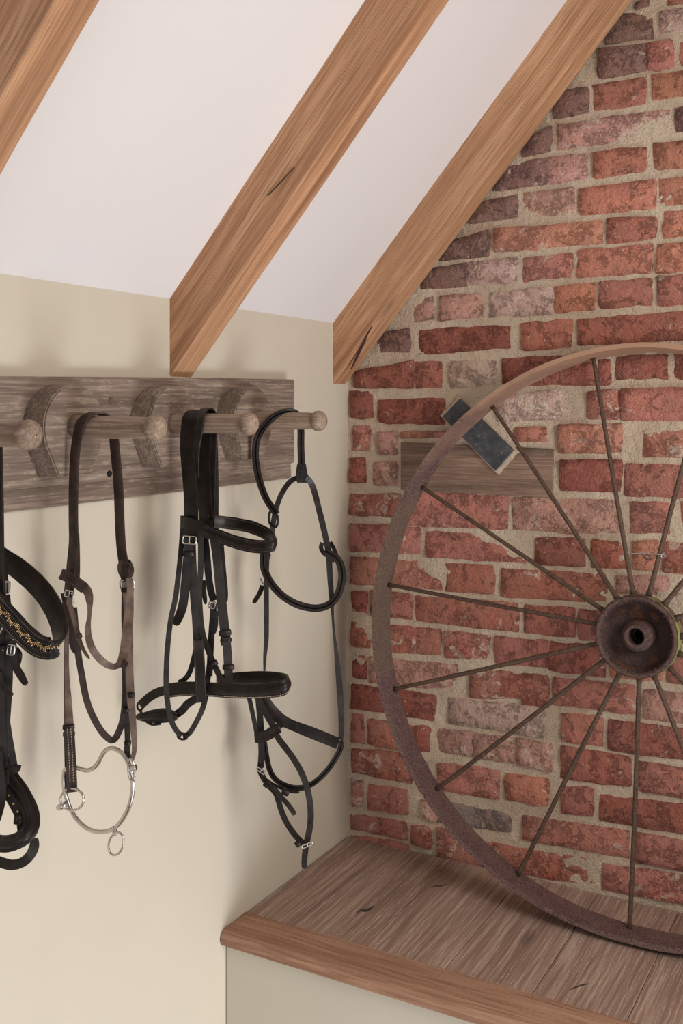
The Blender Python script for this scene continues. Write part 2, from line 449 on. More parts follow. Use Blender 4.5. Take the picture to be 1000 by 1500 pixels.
def make_brick(P, color, wash):
    """P: TL TR BR BL on the wall plane (x,z). Irregular faced brick."""
    L = ((P[1] - P[0]).length + (P[2] - P[3]).length) / 2; H = ((P[0] - P[3]).length + (P[1] - P[2]).length) / 2
    e = min(0.0065, 0.22 * H)
    us = [0, e / L]; n = max(2, int(L / 0.028))
    us += [(e + (L - 2 * e) * q / n) / L for q in range(1, n)] + [1 - e / L, 1]
    vs_ = [0, e / H, 0.34, 0.66, 1 - e / H, 1]
    proud = 0.0085 + rnd.uniform(-0.0012, 0.0045); tx, tz = rnd.uniform(-.003, .003), rnd.uniform(-.003, .003)
    verts = []; faces = []; nu, nv = len(us), len(vs_)
    for j, vv_ in enumerate(vs_):
        for i, uu in enumerate(us):
            top = P[0].lerp(P[1], uu); bot = P[3].lerp(P[2], uu); p = top.lerp(bot, vv_)
            eu = min(i, nu - 1 - i); ev = min(j, nv - 1 - j)
            cx, cz = (P[0] + P[1] + P[2] + P[3]).x / 4, (P[0] + P[1] + P[2] + P[3]).y / 4
            jit = Vector((noise.noise(Vector((p.x * 60, p.y * 60, 1))), noise.noise(Vector((p.x * 60, p.y * 60, 9)))))
            p = p + jit * 0.0045
            if eu + ev <= 1: # round the corner off
                d = Vector((cx, cz)) - p; p = p + d.normalized() * min(.2 * H, 0.0045 if eu + ev == 0 else 0.0016)
            edge = min(eu, ev)
            y = -0.0005 if edge == 0 else -(proud + tx * (uu - .5) * 2 + tz * (vv_ - .5) * 2 + 0.0022 * noise.noise(Vector((p.x * 45, p.y * 45, 4))))
            verts.append((p.x, y, p.y))
    for j in range(nv - 1):
        for i in range(nu - 1):
            a = j * nu + i; faces.append((a, a + nu, a + nu + 1, a + 1))
    o = link_mesh('brick', verts, faces, M['brick'], wb, smooth=True)
    jt = rnd.uniform(0.9, 1.12); c = lin(color)
    o.color = (c[0] * jt, c[1] * jt * rnd.uniform(.95, 1.05), c[2] * jt * rnd.uniform(.95, 1.05), wash * .8)
    return o
nb = 0
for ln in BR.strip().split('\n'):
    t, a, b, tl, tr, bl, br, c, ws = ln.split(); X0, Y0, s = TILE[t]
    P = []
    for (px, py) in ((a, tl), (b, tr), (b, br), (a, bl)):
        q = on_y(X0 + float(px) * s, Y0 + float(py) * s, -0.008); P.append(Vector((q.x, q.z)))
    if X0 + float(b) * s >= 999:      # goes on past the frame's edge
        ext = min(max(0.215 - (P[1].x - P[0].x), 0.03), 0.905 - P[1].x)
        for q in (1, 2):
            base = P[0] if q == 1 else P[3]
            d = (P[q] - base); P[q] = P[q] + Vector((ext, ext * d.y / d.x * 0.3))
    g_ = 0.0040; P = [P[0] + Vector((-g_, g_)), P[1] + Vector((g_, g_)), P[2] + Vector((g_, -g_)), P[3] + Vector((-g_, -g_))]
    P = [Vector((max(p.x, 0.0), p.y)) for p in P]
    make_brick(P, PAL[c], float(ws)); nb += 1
# the wall goes on to the right of the frame in the same courses
z = 0.535; row = 0
while z < 2.42:
    x = 0.915 + (0.06 if row % 2 else 0.0)
    if row % 2: make_brick([Vector((0.915, z + .064)), Vector((0.965, z + .064)), Vector((0.965, z)), Vector((0.915, z))], PAL['m'], .3)
    x = 0.975 if row % 2 else 0.915
    while x < 1.42:
        L = 0.205 if rnd.random() < 0.7 else 0.1
        make_brick([Vector((x, z + .064)), Vector((x + L, z + .064)), Vector((x + L, z)), Vector((x, z))], PAL[rnd.choice('rrmmpod')], rnd.uniform(.1, .5))
        x += L + .01
    z += .0755; row += 1

def quad_slab(name, pts, Y, depth, mat, parent, bev=0.001, jit=0.0):
    W = [on_y(x, y, Y) for x, y in pts]
    bm = prism_bm([(p.x, p.z) for p in W], 'y', Y, Y + depth, bev)
    return bm_obj(name, bm, mat, parent)
def ab(t, pts): X0, Y0, s = TILE[t]; return [(X0 + a * s, Y0 + b * s) for a, b in pts]
o = quad_slab('timber_plank', ab('A', [(288, 692), (1033, 725), (1033, 965), (288, 925)]), -0.0095, 0.03, M['plank'], wb, 0.0015)
o['label'] = 'weathered timber block let into the bricks'
# rough mortar bed and slate set askew
def bed(cpts, Y, name):
    W = [on_y(x, y, Y) for x, y in cpts]; c = sum((Vector((p.x, p.z)) for p in W), Vector((0, 0))) / 4
    vs2, fs2 = [], []; n = 14
    ring = []
    for i in range(4):
        for q in range(n): ring.append(Vector((W[i].x, W[i].z)).lerp(Vector((W[(i + 1) % 4].x, W[(i + 1) % 4].z)), q / n))
    for s_, y_, am in ((1.16, 0.002, .5), (1.12, Y * .55, 1.0), (1.05, Y, 1.0), (0.9, Y - .001, 0.3)):
        for i, p in enumerate(ring):
            q = c + (p - c) * (s_ + 0.05 * am * noise.noise(Vector((p.x * 90, p.y * 90, s_ * 3))))
            vs2.append((q.x, y_, q.y))
    R = len(ring)
    for k_ in range(3):
        for i in range(R): fs2.append((k_ * R + i, k_ * R + (i + 1) % R, (k_ + 1) * R + (i + 1) % R, (k_ + 1) * R + i))
    fs2.append(tuple(range(3 * R, 4 * R)))
    return link_mesh(name, vs2, fs2, M['mortar'], wb, smooth=False)
sl_pts = ab('A', [(492, 568), (578, 478), (840, 730), (750, 832)])
b_ = bed(sl_pts, -0.016, 'mortar_bed')
o = quad_slab('slate', sl_pts, -0.021, 0.006, M['slate'], wb, 0.0008); o['label'] = 'dark slate set askew in the bricks'

# ------------------------------------------------------------ rafters
def rafter(y0, y1, label, depth=0.136, x1=1.38):
    bm = prism_bm([(-0.01, ZC - depth - .01 * SL), (-0.01, ZC + .012 - .01 * SL), (x1, ZC + .012 + x1 * SL), (x1, ZC - depth + x1 * SL)], 'y', y0, y1, 0.0022, 2)
    o = bm_obj('rafter', bm, M['oak']); o['label'] = label; o['category'] = 'beam'; o['group'] = 'oak rafters under the sloping ceiling'
    # a few cuts so the arrises are slightly wavy
    me = o.data; b = bmesh.new(); b.from_mesh(me)
    d = Vector((1, 0, SL)).normalized()
    for q in np.arange(0.12, 2.05, 0.11):
        bmesh.ops.bisect_plane(b, geom=b.verts[:] + b.edges[:] + b.faces[:], plane_co=Vector((0, 0, ZC)) + d * q, plane_no=d)
    for v in b.verts:
        if v.co.x > 0.03:
            nz_ = noise.noise_vector(v.co * 4.0 + Vector((y0 * 9, 0, 0))); v.co += nz_ * 0.0026
    b.to_mesh(me); b.free()
    return o
RAF = [rafter(-1.262, -1.206, 'oak rafter crossing the top left corner of the ceiling')]
RAF.append(rafter(-0.652, -0.590, 'middle oak rafter ending above the peg rail'))
RAF.append(rafter(-0.0745, -0.0155, 'oak rafter lying tight against the brick gable wall'))

# ------------------------------------------------------------ boarded ledge
lg = thing('ledge', 'built-in ledge of limed oak boards over a painted panel, under the iron wheel', 'ledge', (0.75, -0.25, -0.9))
js = [0.0025, 0.105, 0.262, 0.42, 0.578, 0.735, 0.893, 1.05, 1.208, 1.366, 1.49]
for i in range(len(js) - 1):
    bm_obj('board', box_bm(js[i] + .0006, js[i + 1] - .0006, -0.4185, -0.009, LEDGE - 0.02, LEDGE - rnd.uniform(0, .0006), 0.0012, 1), M['ledge_oak'], lg)
prof = [(-0.4195, LEDGE + .0006), (-0.4195, LEDGE - .0325), (-0.488, LEDGE - .0325)]
for q in range(9):
    a = -PI / 2 - q * PI / 8
    prof.append((-0.488 + 0.0165 * math.cos(a), LEDGE - .016 + 0.0165 * math.sin(a)))
bm = prism_bm(prof, 'x', 0.0015, 1.49, 0)
bm_obj('nosing', bm, M['nosing'], lg)['label'] = 'round-edged brown front board'
bm_obj('front_panel', box_bm(0.002, 1.49, -0.485, -0.455, -0.9, LEDGE - .033), M['panel'], lg)['label'] = 'painted front panel'

def knot(pts, wpx):
    V, Fc = [], []; n = len(pts)
    for i, (x, y) in enumerate(pts):
        a = pts[max(i - 1, 0)]; b = pts[min(i + 1, n - 1)]; dx, dy = b[0] - a[0], b[1] - a[1]; L = math.hypot(dx, dy)
        w_ = wpx * math.sin(PI * (i + .3) / (n - .4)) * (1 + .5 * noise.noise(Vector((x, y, 1))))
        for s_ in (-1, 1):
            q = on_z(x - dy / L * w_ * s_, y + dx / L * w_ * s_, LEDGE); V.append((q.x, q.y, LEDGE + .0004)); V.append((q.x, q.y, LEDGE - .003))
    for i in range(n - 1):
        k_ = i * 4
        for (a, b) in ((0, 2), (2, 3), (3, 1), (1, 0)): Fc.append((k_ + a, k_ + b, k_ + 4 + b, k_ + 4 + a))
    link_mesh('knot', V, Fc, M['knot'], lg)
knot([(522, 1337), (528, 1333), (535, 1334), (542, 1331), (548, 1327)], 2.0)
knot([(630, 1300), (638, 1298), (646, 1298), (655, 1295)], 1.1)
knot([(834, 1450), (843, 1446), (852, 1443), (862, 1441)], 1.1)
# ------------------------------------------------------------ iron wheel
R, LEAN, WB, TB = 0.551, 0.1, 0.072, 0.009
CXW = 0.684; CYW = -R * math.sin(LEAN) - WB * math.cos(LEAN) - .014
CZW = LEDGE + R * math.cos(LEAN) + WB * math.sin(LEAN)
wh = thing('iron_wheel', 'large rusty iron cart wheel with thin spokes leaning on the brick wall', 'wheel', (CXW, CYW, CZW))
ex = Vector((1, 0, 0)); ev_ = Vector((0, math.sin(LEAN), math.cos(LEAN))); en = Vector((0, math.cos(LEAN), -math.sin(LEAN)))  # en points back to the wall
CW = Vector((CXW, CYW, CZW))
def wp(r, a, d): return CW + ex * (r * math.cos(a)) + ev_ * (r * math.sin(a)) + en * d
# the tyre is slightly out of round
KN = [(-100, .003), (-90, .003), (-78, -.002), (-60, -.001), (0, 0), (60, 0), (75, .004), (90, -.004), (98, -.003), (110, -.0005), (124, .003), (150, .004), (180, -.001), (215, -.003), (240, -.001), (255, .001), (262, .003), (270, .003)]
def rr(a):
    d = math.degrees(a) % 360
    if d > 270: d -= 360
    xs = [q[0] for q in KN]; ys = [q[1] for q in KN]
    return R - 0.0*1 - float(np.interp(d, xs, ys)) * 0.7
N = 180; vs3, fs3 = [], []
sec = [(0, 0), (0, WB), (-TB, WB - .001), (-TB * .9, WB * .5), (-TB, .001)]
for i in range(N):
    a = 2 * PI * i / N
    for dr, d in sec:
        nn = 0.0012 * noise.noise(Vector((math.cos(a) * 14, math.sin(a) * 14, d * 40 + dr * 90)))
        vs3.append(wp(rr(a) + dr + nn, a, d + nn))
S_ = len(sec)
for i in range(N):
    for s_ in range(S_):
        a_, b_2 = i * S_ + s_, i * S_ + (s_ + 1) % S_; c_, d_ = ((i + 1) % N) * S_ + (s_ + 1) % S_, ((i + 1) % N) * S_ + s_
        fs3.append((a_, b_2, c_, d_))
def wpart(name, V, Fc, mat, smooth=False, label=None):
    me = bpy.data.meshes.new(name); inv = [v - CW for v in V]; me.from_pydata([tuple(v) for v in inv], [], Fc); me.update()
    b = bmesh.new(); b.from_mesh(me); bmesh.ops.recalc_face_normals(b, faces=b.faces); b.to_mesh(me); b.free()
    if smooth: me.shade_smooth()
    me.materials.append(mat); o = bpy.data.objects.new(name, me); COL.objects.link(o); o.parent = wh
    if label: o['label'] = label
    return o
o = wpart('tyre', vs3, fs3, M['rust'], True); o.data.set_sharp_from_angle(angle=math.radians(40)) if hasattr(o.data, 'set_sharp_from_angle') else None
# hub: lathe about the axle (r, depth)
def lathe(name, prof, mat, n=64, wob=0.0, label=None, close=False):
    V, Fc = [], []
    for i in range(n):
        a = 2 * PI * i / n
        for j, (r, d) in enumerate(prof):
            V.append(wp(r + wob * noise.noise(Vector((math.cos(a) * 6, math.sin(a) * 6, j * .7))), a, d))
    m = len(prof)
    for i in range(n):
        for j in range(m - (0 if close else 1)):
            Fc.append((i * m + j, i * m + (j + 1) % m, ((i + 1) % n) * m + (j + 1) % m, ((i + 1) % n) * m + j))
    return wpart(name, V, Fc, mat, True, label)
lathe('hub_ring', [(.0665, .004), (.069, -.002), (.073, -.003), (.0755, .000), (.0765, .006), (.0750, .006), (.0655, .006)], M['hub'], wob=.0012, close=True)
lathe('hub_barrel', [(.0760, .004), (.0765, .02), (.0765, .045), (.073, .050), (.073, .062)], M['algae'], wob=.001, label='hub barrel with green algae')
lathe('hub_dish', [(.0665, .005), (.064, .02), (.060, .038), (.048, .046), (.03, .048), (.012, .048)], M['hub_inner'], wob=.0015, label='dished hub face with orange rust')
lathe('axle_boss', [(.0150, .046), (.0150, .002), (.0160, -.001), (.0205, -.002), (.0222, .001), (.0228, .006), (.0280, .010), (.0290, .016), (.0300, .048)], M['hub'], wob=.0006)
lathe('bore', [(.0155, .046), (.0150, .075), (.0005, .075)], M['lining'], n=32)  # added dark lining and end disc: the hole's shade is put into the colour
# toothed fringe of scale rust round the inside of the hub
V, Fc = [], []
for i in range(44):
    a = 2 * PI * (i + rnd.uniform(-.3, .3)) / 44
    if math.sin(a) < -.2 and rnd.random() < .4: continue
    h_ = rnd.uniform(.002, .0055); b = len(V); wa_ = rnd.uniform(.025, .045)
    V += [wp(.0668, a - wa_, .004), wp(.0668, a + wa_, .004), wp(.0665 - h_, a + wa_ * .2, .006), wp(.0668, a - wa_, .008), wp(.0668, a + wa_, .008)]
    Fc += [(b, b + 1, b + 2), (b + 3, b + 2, b + 4), (b, b + 2, b + 3), (b + 1, b + 4, b + 2)]
o = wpart('scale_rust', V, Fc, M['hub']); o['kind'] = 'stuff'
# spokes: 15 round bars, set from hub barrel to tyre
def tube_between(p, q, r0, r1, n=10, bend=0.0, seed=0):
    V, Fc = [], []; d = (q - p); L = d.length; d = d / L
    u = d.cross(Vector((0, 1, 0.01))).normalized(); v = d.cross(u); m = 9
    for s_ in range(m):
        t = s_ / (m - 1); r = r0 + (r1 - r0) * t
        if s_ == 0: r = r0 * 1.45
        if s_ == m - 1: r = r1 * 1.3
        tt = t if s_ not in (1, m - 2) else (0.03 if s_ == 1 else 0.975)
        c = p + d * (L * tt) + u * (bend * math.sin(PI * tt))
        for i in range(n):
            a = 2 * PI * i / n; V.append(c + (u * math.cos(a) + v * math.sin(a)) * r * (1 + .06 * noise.noise(Vector((t * 30, i, seed)))))
    for s_ in range(m - 1):
        for i in range(n): Fc.append((s_ * n + i, s_ * n + (i + 1) % n, (s_ + 1) * n + (i + 1) % n, (s_ + 1) * n + i))
    Fc.append(tuple(range(n))); Fc.append(tuple(range((m - 1) * n, m * n)))
    return V, Fc
def plane_at(px, py, d):
    o_ = CW + en * d; r = ray(px, py); t = (o_ - CAM).dot(en) / r.dot(en); q = CAM + r * t - o_
    return math.atan2(q.dot(ev_), q.dot(ex)), q.length
SPO = [((870, 530), (927, 868)), ((724, 600), (900, 870)), ((617, 713), (882, 893)), ((571, 857), (872, 913)), ((576, 1010), (872, 943)), ((637, 1158), (884, 967)), ((758, 1283), (908, 985)), ((922, 1356), (936, 989))]
angs = []
DR, DH = WB * .72, .026
for k_, (rim, hub) in enumerate(SPO):
    a, _ = plane_at(*rim, DR); h_, _ = plane_at(*hub, DH); angs.append((a, h_))
base_a = math.degrees(angs[0][0])
for k_ in range(8, 15):
    aa = base_a + 24 * k_
    angs.append((math.radians(aa), math.radians(aa)))
for k_, (a, h_) in enumerate(angs):
    p = wp(.0745, h_, DH); q = wp(rr(a) - TB + .001, a, DR)
    V, Fc = tube_between(p, q, .0048, .0042, bend=rnd.uniform(-.0015, .0015), seed=k_)
    wpart('spoke', V, Fc, M['spoke'], True)
# drying splits in the beams
def split(parent_i, pts, Y, wpx=1.6):
    V, Fc = [], []
    n = len(pts)
    for i, (x, y) in enumerate(pts):
        a = pts[max(i - 1, 0)]; b = pts[min(i + 1, n - 1)]; dx, dy = b[0] - a[0], b[1] - a[1]; L = math.hypot(dx, dy); w_ = wpx * math.sin(PI * (i + .25) / (n - .5))
        for s_ in (-1, 1):
            q = on_y(x - dy / L * w_ * s_, y + dx / L * w_ * s_, Y); V.append((q.x, Y - .0022, q.z)); V.append((q.x, Y + .004, q.z))
    for i in range(n - 1):
        k_ = i * 4
        for (a, b) in ((0, 2), (2, 3), (3, 1), (1, 0)): Fc.append((k_ + a, k_ + b, k_ + 4 + b, k_ + 4 + a))
    return link_mesh('split', V, Fc, M['splitwood'], RAF[parent_i])
split(2, [(545, 478), (537, 492), (528, 510), (522, 524), (514, 540)], -0.0745, 1.2)['label'] = 'dark drying split'
split(1, [(431, 245), (416, 262), (402, 277), (392, 287)], -0.652, .42)['label'] = 'fine drying split'

# ------------------------------------------------------------ peg rail
RX = 0.024
rk = thing('peg_rail', 'long washed-oak peg rail with four round-backed pegs on the left wall', 'peg rail', (0, -0.87, 1.45))
def board_profile(t, b):   # (x, z): plain face, bead and a thin lower lip
    return [(0.0, t), (RX - .002, t), (RX, t - .003), (RX, b + .036), (RX - .001, b + .032), (RX - .0075, b + .030), (RX - .0065, b + .004), (RX - .010, b), (0.0, b)]
V, Fc = [], []
ends = [(-1.62, 1.536, 1.350), (-1.40, 1.5385, 1.351), (-1.1, 1.5435, 1.352), (-0.8, 1.5505, 1.3535), (-0.5, 1.5565, 1.355), (-0.279, 1.560, 1.357)]
for (y, t, b) in ends:
    for (x, z) in board_profile(t, b): V.append((x + (0.0008 * noise.noise(Vector((y * 9, z * 60, 2))) if x > .01 else 0), y, z))
m = 9
for i in range(len(ends) - 1):
    for j in range(m): Fc.append((i * m + j, i * m + (j + 1) % m, (i + 1) * m + (j + 1) % m, (i + 1) * m + j))
Fc.append(tuple(range(m))[::-1]); Fc.append(tuple(range((len(ends) - 1) * m, len(ends) * m)))
o = link_mesh('back_board', V, Fc, M['rack'], rk)
PEG = [(-1.187, 1.468), (-0.952, 1.4725), (-0.722, 1.4755), (-0.486, 1.4775)]
for i, (y, z) in enumerate(PEG):
    poly = []
    for q in range(27):
        a = math.radians(-28 + q * 236 / 26); poly.append((y + .0625 * math.cos(a), z + .0625 * math.sin(a)))
    poly += [(y - .041, z - .056), (y - .034, z - .071), (y + .034, z - .071), (y + .041, z - .056)]
    bm = prism_bm(poly, 'x', RX - .001, .066, 0.0)
    es = [e for e in bm.edges if all(abs(v.co.x - .066) < 1e-5 for v in e.verts)]
    bmesh.ops.bevel(bm, geom=es, offset=.0022, segments=2, affect='EDGES')
    bm_obj('peg_block', bm, M['rack'], rk)
    L = .222 if i < 3 else .212
    pr = [(.0175, .060), (.0172, .075), (.0165, .12), (.0152, L - .026), (.0142, L - .018), (.0145, L - .0165), (.0178, L - .013), (.0185, L - .006), (.0165, L - .0005), (.0125, L + .0035), (.006, L + .0055), (.0008, L + .006)]
    V, Fc = [], []; n = 28
    for s_ in range(n):
        a = 2 * PI * s_ / n
        for (r, x) in pr: V.append((x, y + r * math.cos(a), z + r * math.sin(a)))
    mm = len(pr)
    for s_ in range(n):
        for j in range(mm - 1): Fc.append((s_ * mm + j, s_ * mm + j + 1, ((s_ + 1) % n) * mm + j + 1, ((s_ + 1) % n) * mm + j))
    Fc.append(tuple(s_ * mm for s_ in range(n)))
    bm_ = bmesh.new(); me = bpy.data.meshes.new('t'); me.from_pydata(V, [], Fc); bm_.from_mesh(me)
    bm_obj('peg', bm_, M['peg'], rk, smooth=True)
for (px, py, mt, lb) in ((162, 587, 'red', 'rusty red screw head'), (160, 694, 'jet', 'dark screw hole')):
    p = on_x(px, py, RX)
    bm = bmesh.new(); bmesh.ops.create_cone(bm, cap_ends=True, segments=14, radius1=.006 if mt == 'red' else .0052, radius2=.005, depth=.002, matrix=Matrix.Translation((RX + .0006, p.y, p.z)) @ Matrix.Rotation(PI / 2, 4, 'Y'))
    bm_obj('screw', bm, M['rustspot'] if mt == 'red' else M['lining'], rk)['label'] = lb

# ------------------------------------------------------------ leather work
XMIN = 0.012
def pt(px, py, d):
    """d > 0: on the plane x = d; d < 0: on the plane y = d (never inside the wall, the rail or its blocks)."""
    p = on_x(px, py, d) if d > 0 else on_y(px, py, d)
    lim = XMIN
    if p.z > 1.345 and p.y < -.275: lim = RX + .008
    if p.x < lim: p = on_x(px, py, lim)
    return p
def crom(P, t0, t1, t2, t3, t):
    return 0.5 * ((2 * t1) + (-t0 + t2) * t + (2 * t0 - 5 * t1 + 4 * t2 - t3) * t * t + (-t0 + 3 * t1 - 3 * t2 + t3) * t ** 3)
def smooth_path(pts, sub=5, closed=False):
    n = len(pts); out = []
    rng = range(n if closed else n - 1)
    for i in rng:
        g = (lambda k_: pts[k_ % n]) if closed else (lambda k_: pts[min(max(k_, 0), n - 1)])
        a, b, c, d = g(i - 1), g(i), g(i + 1), g(i + 2)
        for s_ in range(sub): out.append(tuple(crom(None, a[q], b[q], c[q], d[q], s_ / sub) for q in range(len(a))))
    if not closed: out.append(tuple(pts[-1]))
    return out
PROF = {
    'flat': [(-1, -.35), (-.93, -.5), (.93, -.5), (1, -.35), (1, .35), (.93, .5), (-.93, .5), (-1, .35)],
    'pad': [(-1, -.3), (-.9, -.45), (.9, -.45), (1, -.3), (1, .3), (.82, .45), (.62, .42), (.5, .95), (.2, 1.3), (-.2, 1.3), (-.5, .95), (-.62, .42), (-.82, .45), (-1, .3)],
    'double': [(-1, -.5), (-.85, -.9), (.85, -.9), (1, -.5), (1, .5), (.8, .95), (.25, .95), (.0, .35), (-.25, .95), (-.8, .95), (-1, .5)],
    'round': [(math.cos(a * PI / 5), math.sin(a * PI / 5)) for a in range(10)],
}
def frames(pts, mode, closed, sub):
    S = smooth_path(pts, sub, closed); C3 = [Vector(s_[:3]) for s_ in S]; Wd = [s_[3] for s_ in S]; Ti = [s_[4] for s_ in S]
    n = len(C3); F_ = []
    for i in range(n):
        a = C3[(i - 1) % n] if closed else C3[max(i - 1, 0)]; b = C3[(i + 1) % n] if closed else C3[min(i + 1, n - 1)]
        t = (b - a).normalized()
        if mode == 'c':
            wv = t.cross((C3[i] - CAM).normalized()).normalized()
            if wv.length < .5: wv = Vector((1, 0, 0))
            if Ti[i]: wv = Matrix.Rotation(math.radians(Ti[i]), 3, t) @ wv
        else:
            base = {'x': Vector((1, 0, 0)), 'z': Vector((0, 0, 1)), 'y': Vector((0, 1, 0))}.get(mode) if isinstance(mode, str) else Vector(mode)
            wv = base - t * base.dot(t)
            if wv.length < 0.15: wv = F_[-1][1] if F_ else Vector((0, 0, 1))
            wv.normalize()
            if Ti[i]: wv = Matrix.Rotation(math.radians(Ti[i]), 3, t) @ wv
        F_.append((C3[i], wv, t.cross(wv).normalized(), Wd[i]))
    # keep the side vector from flipping
    for i in range(1, len(F_)):
        if F_[i][1].dot(F_[i - 1][1]) < 0: F_[i] = (F_[i][0], -F_[i][1], -F_[i][2], F_[i][3])
    return F_
def strap(name, parent, pts, width, mat, mode='c', th=.0034, prof='flat', closed=False, tip=False, holes=None, sub=5, label=None, px_width=True):
    """pts: (px, py, plane [, width factor [, twist]]); a strap of given width (m) swept along them."""
    P = []
    for p in pts:
        v = pt(p[0], p[1], p[2]); P.append((v.x, v.y, v.z, p[3] if len(p) > 3 else 1.0, p[4] if len(p) > 4 else 0.0))
    F_ = frames(P, mode, closed, sub); pf = PROF[prof]; m = len(pf); V, Fc = [], []
    n = len(F_)
    for i, (c, wv, nv, wf) in enumerate(F_):
        h_ = width * .5 * wf
        if tip and i >= n - 4: h_ *= (1.0, .93, .75, .35)[i - (n - 4)]
        wob = 1 + .03 * noise.noise(c * 60)
        for (u, v_) in pf: V.append(c + wv * (u * h_ * wob) + nv * (v_ * th * (1 if prof != 'round' else h_ / th)))
    for i in range(n if closed else n - 1):
        k_ = (i + 1) % n
        for j in range(m): Fc.append((i * m + j, i * m + (j + 1) % m, k_ * m + (j + 1) % m, k_ * m + j))
    if not closed: Fc.append(tuple(range(m))[::-1]); Fc.append(tuple(range((n - 1) * m, n * m)))
    o = link_mesh(name, V, Fc, M[mat] if isinstance(mat, str) else mat, parent, smooth=True)
    o.data.set_sharp_from_angle(angle=math.radians(42))
    if label: o['label'] = label
    return o, [(c, a, b, width * .5 * f) for (c, a, b, f) in F_]
def stitches(parent, F_, offs, mat='stitch', side=1, pitch=.0032, th=.0022, r=.00045, i0=0, i1=None):
    """little raised stitches along a strap, joined as one part."""
    V, Fc = [], []; F2 = F_[i0:i1]
    for off in offs:
        L = 0; last = None; nxt = 0
        for i in range(len(F2) - 1):
            a, b = F2[i], F2[i + 1]; seg = (b[0] - a[0]).length
            while nxt < L + seg:
                t = (nxt - L) / max(seg, 1e-6); c = a[0].lerp(b[0], t); wv = a[1].lerp(b[1], t).normalized(); nv = a[2].lerp(b[2], t).normalized(); h_ = a[3] + (b[3] - a[3]) * t
                d = (b[0] - a[0]).normalized(); q = c + wv * off * h_ + nv * side * th; k_ = len(V); ln_ = pitch * .32
                V += [q - d * ln_ - wv * r, q - d * ln_ + wv * r, q + d * ln_ + wv * r, q + d * ln_ - wv * r, q - d * ln_ * .6 + nv * side * r * 1.3, q + d * ln_ * .6 + nv * side * r * 1.3]
                Fc += [(k_, k_ + 1, k_ + 4), (k_ + 1, k_ + 2, k_ + 5, k_ + 4), (k_ + 2, k_ + 3, k_ + 5), (k_ + 3, k_, k_ + 4, k_ + 5)]
                nxt += pitch
            L += seg
    o = link_mesh('stitching', V, Fc, M[mat], parent); o['kind'] = 'stuff'; return o
def holes_on(parent, F_, idx, r=.0012, side=1, th=.0019, mat='clear'):
    for i in idx:
        c, wv, nv, _ = F_[min(i, len(F_) - 1)]
        V = [c + nv * side * th + (wv * math.cos(a) + (nv.cross(wv)) * math.sin(a)) * r for a in [q * PI / 4 for q in range(8)]]
        V += [v + nv * side * .0004 for v in V]
        Fc = [tuple(range(8, 16))] + [(q, (q + 1) % 8, 8 + (q + 1) % 8, 8 + q) for q in range(8)]
        link_mesh('punch_hole', V, Fc, M[mat], parent)
def rod(name, parent, pts, r, mat, closed=False, sub=6, label=None):
    P = [(p[0], p[1], p[2], 1.0, 0.0) if len(p) == 3 else tuple(p) for p in pts]
    V3 = [pt(*p[:3]) for p in P]
    return rod3(name, parent, V3, r, mat, closed, sub, label)
def rod3(name, parent, V3, r, mat, closed=False, sub=6, label=None, n=10):
    S = [Vector(s_) for s_ in smooth_path([tuple(v) for v in V3], sub, closed)]
    V, Fc = [], []; N_ = len(S); up_ = None
    for i in range(N_):
        a = S[(i - 1) % N_] if closed else S[max(i - 1, 0)]; b = S[(i + 1) % N_] if closed else S[min(i + 1, N_ - 1)]
        t = (b - a).normalized()
        if up_ is None: up_ = t.orthogonal().normalized()
        up_ = (up_ - t * up_.dot(t)).normalized(); s_ = t.cross(up_)
        for q in range(n): V.append(S[i] + (up_ * math.cos(2 * PI * q / n) + s_ * math.sin(2 * PI * q / n)) * r)
    off = 0
    if closed: # match the seam
        d0 = [((V[(N_ - 1) * n] - V[q]).length, q) for q in range(n)]; off = min(d0)[1]
    for i in range(N_ if closed else N_ - 1):
        k_ = (i + 1) % N_; of = off if (closed and k_ == 0) else 0
        for q in range(n): Fc.append((i * n + q, i * n + (q + 1) % n, k_ * n + (q + 1 + of) % n, k_ * n + (q + of) % n))
    if not closed: Fc.append(tuple(range(n))[::-1]); Fc.append(tuple(range((N_ - 1) * n, N_ * n)))
    o = link_mesh(name, V, Fc, M[mat], parent, smooth=True)
    if label: o['label'] = label
    return o
def ellipse(cx, cy, rx, ry, ang, d, n=14, d2=None):
    out = []
    for q in range(n):
        a = 2 * PI * q / n; x, y = rx * math.cos(a), ry * math.sin(a); c, s_ = math.cos(math.radians(ang)), math.sin(math.radians(ang))
        out.append((cx + x * c - y * s_, cy + x * s_ + y * c, d if d2 is None else d + (d2 - d) * .5 * (1 + math.cos(a))))
    return out
def buckle(parent, cx, cy, w_, h_, ang, d, r=.0011):
    """rectangular buckle frame with its tongue, size in pixels of the photograph."""
    c, s_ = math.cos(math.radians(ang)), math.sin(math.radians(ang))
    def T(x, y): return (cx + x * c - y * s_, cy + x * s_ + y * c, d)
    W2, H2 = w_ / 2, h_ / 2; cr = min(W2, H2) * .35
    pts = [T(-W2, -H2 + cr), T(-W2 + cr, -H2), T(0, -H2), T(W2 - cr, -H2), T(W2, -H2 + cr), T(W2, H2 - cr), T(W2 - cr, H2), T(0, H2), T(-W2 + cr, H2), T(-W2, H2 - cr)]
    b = rod('buckle', parent, pts, r, 'buckle', True, 4, 'small steel buckle')
    t = rod('tongue', b, [T(0, H2), T(0, 0), T(0, -H2)], r * .8, 'buckle', False, 3)
    b_loc = b
    return b
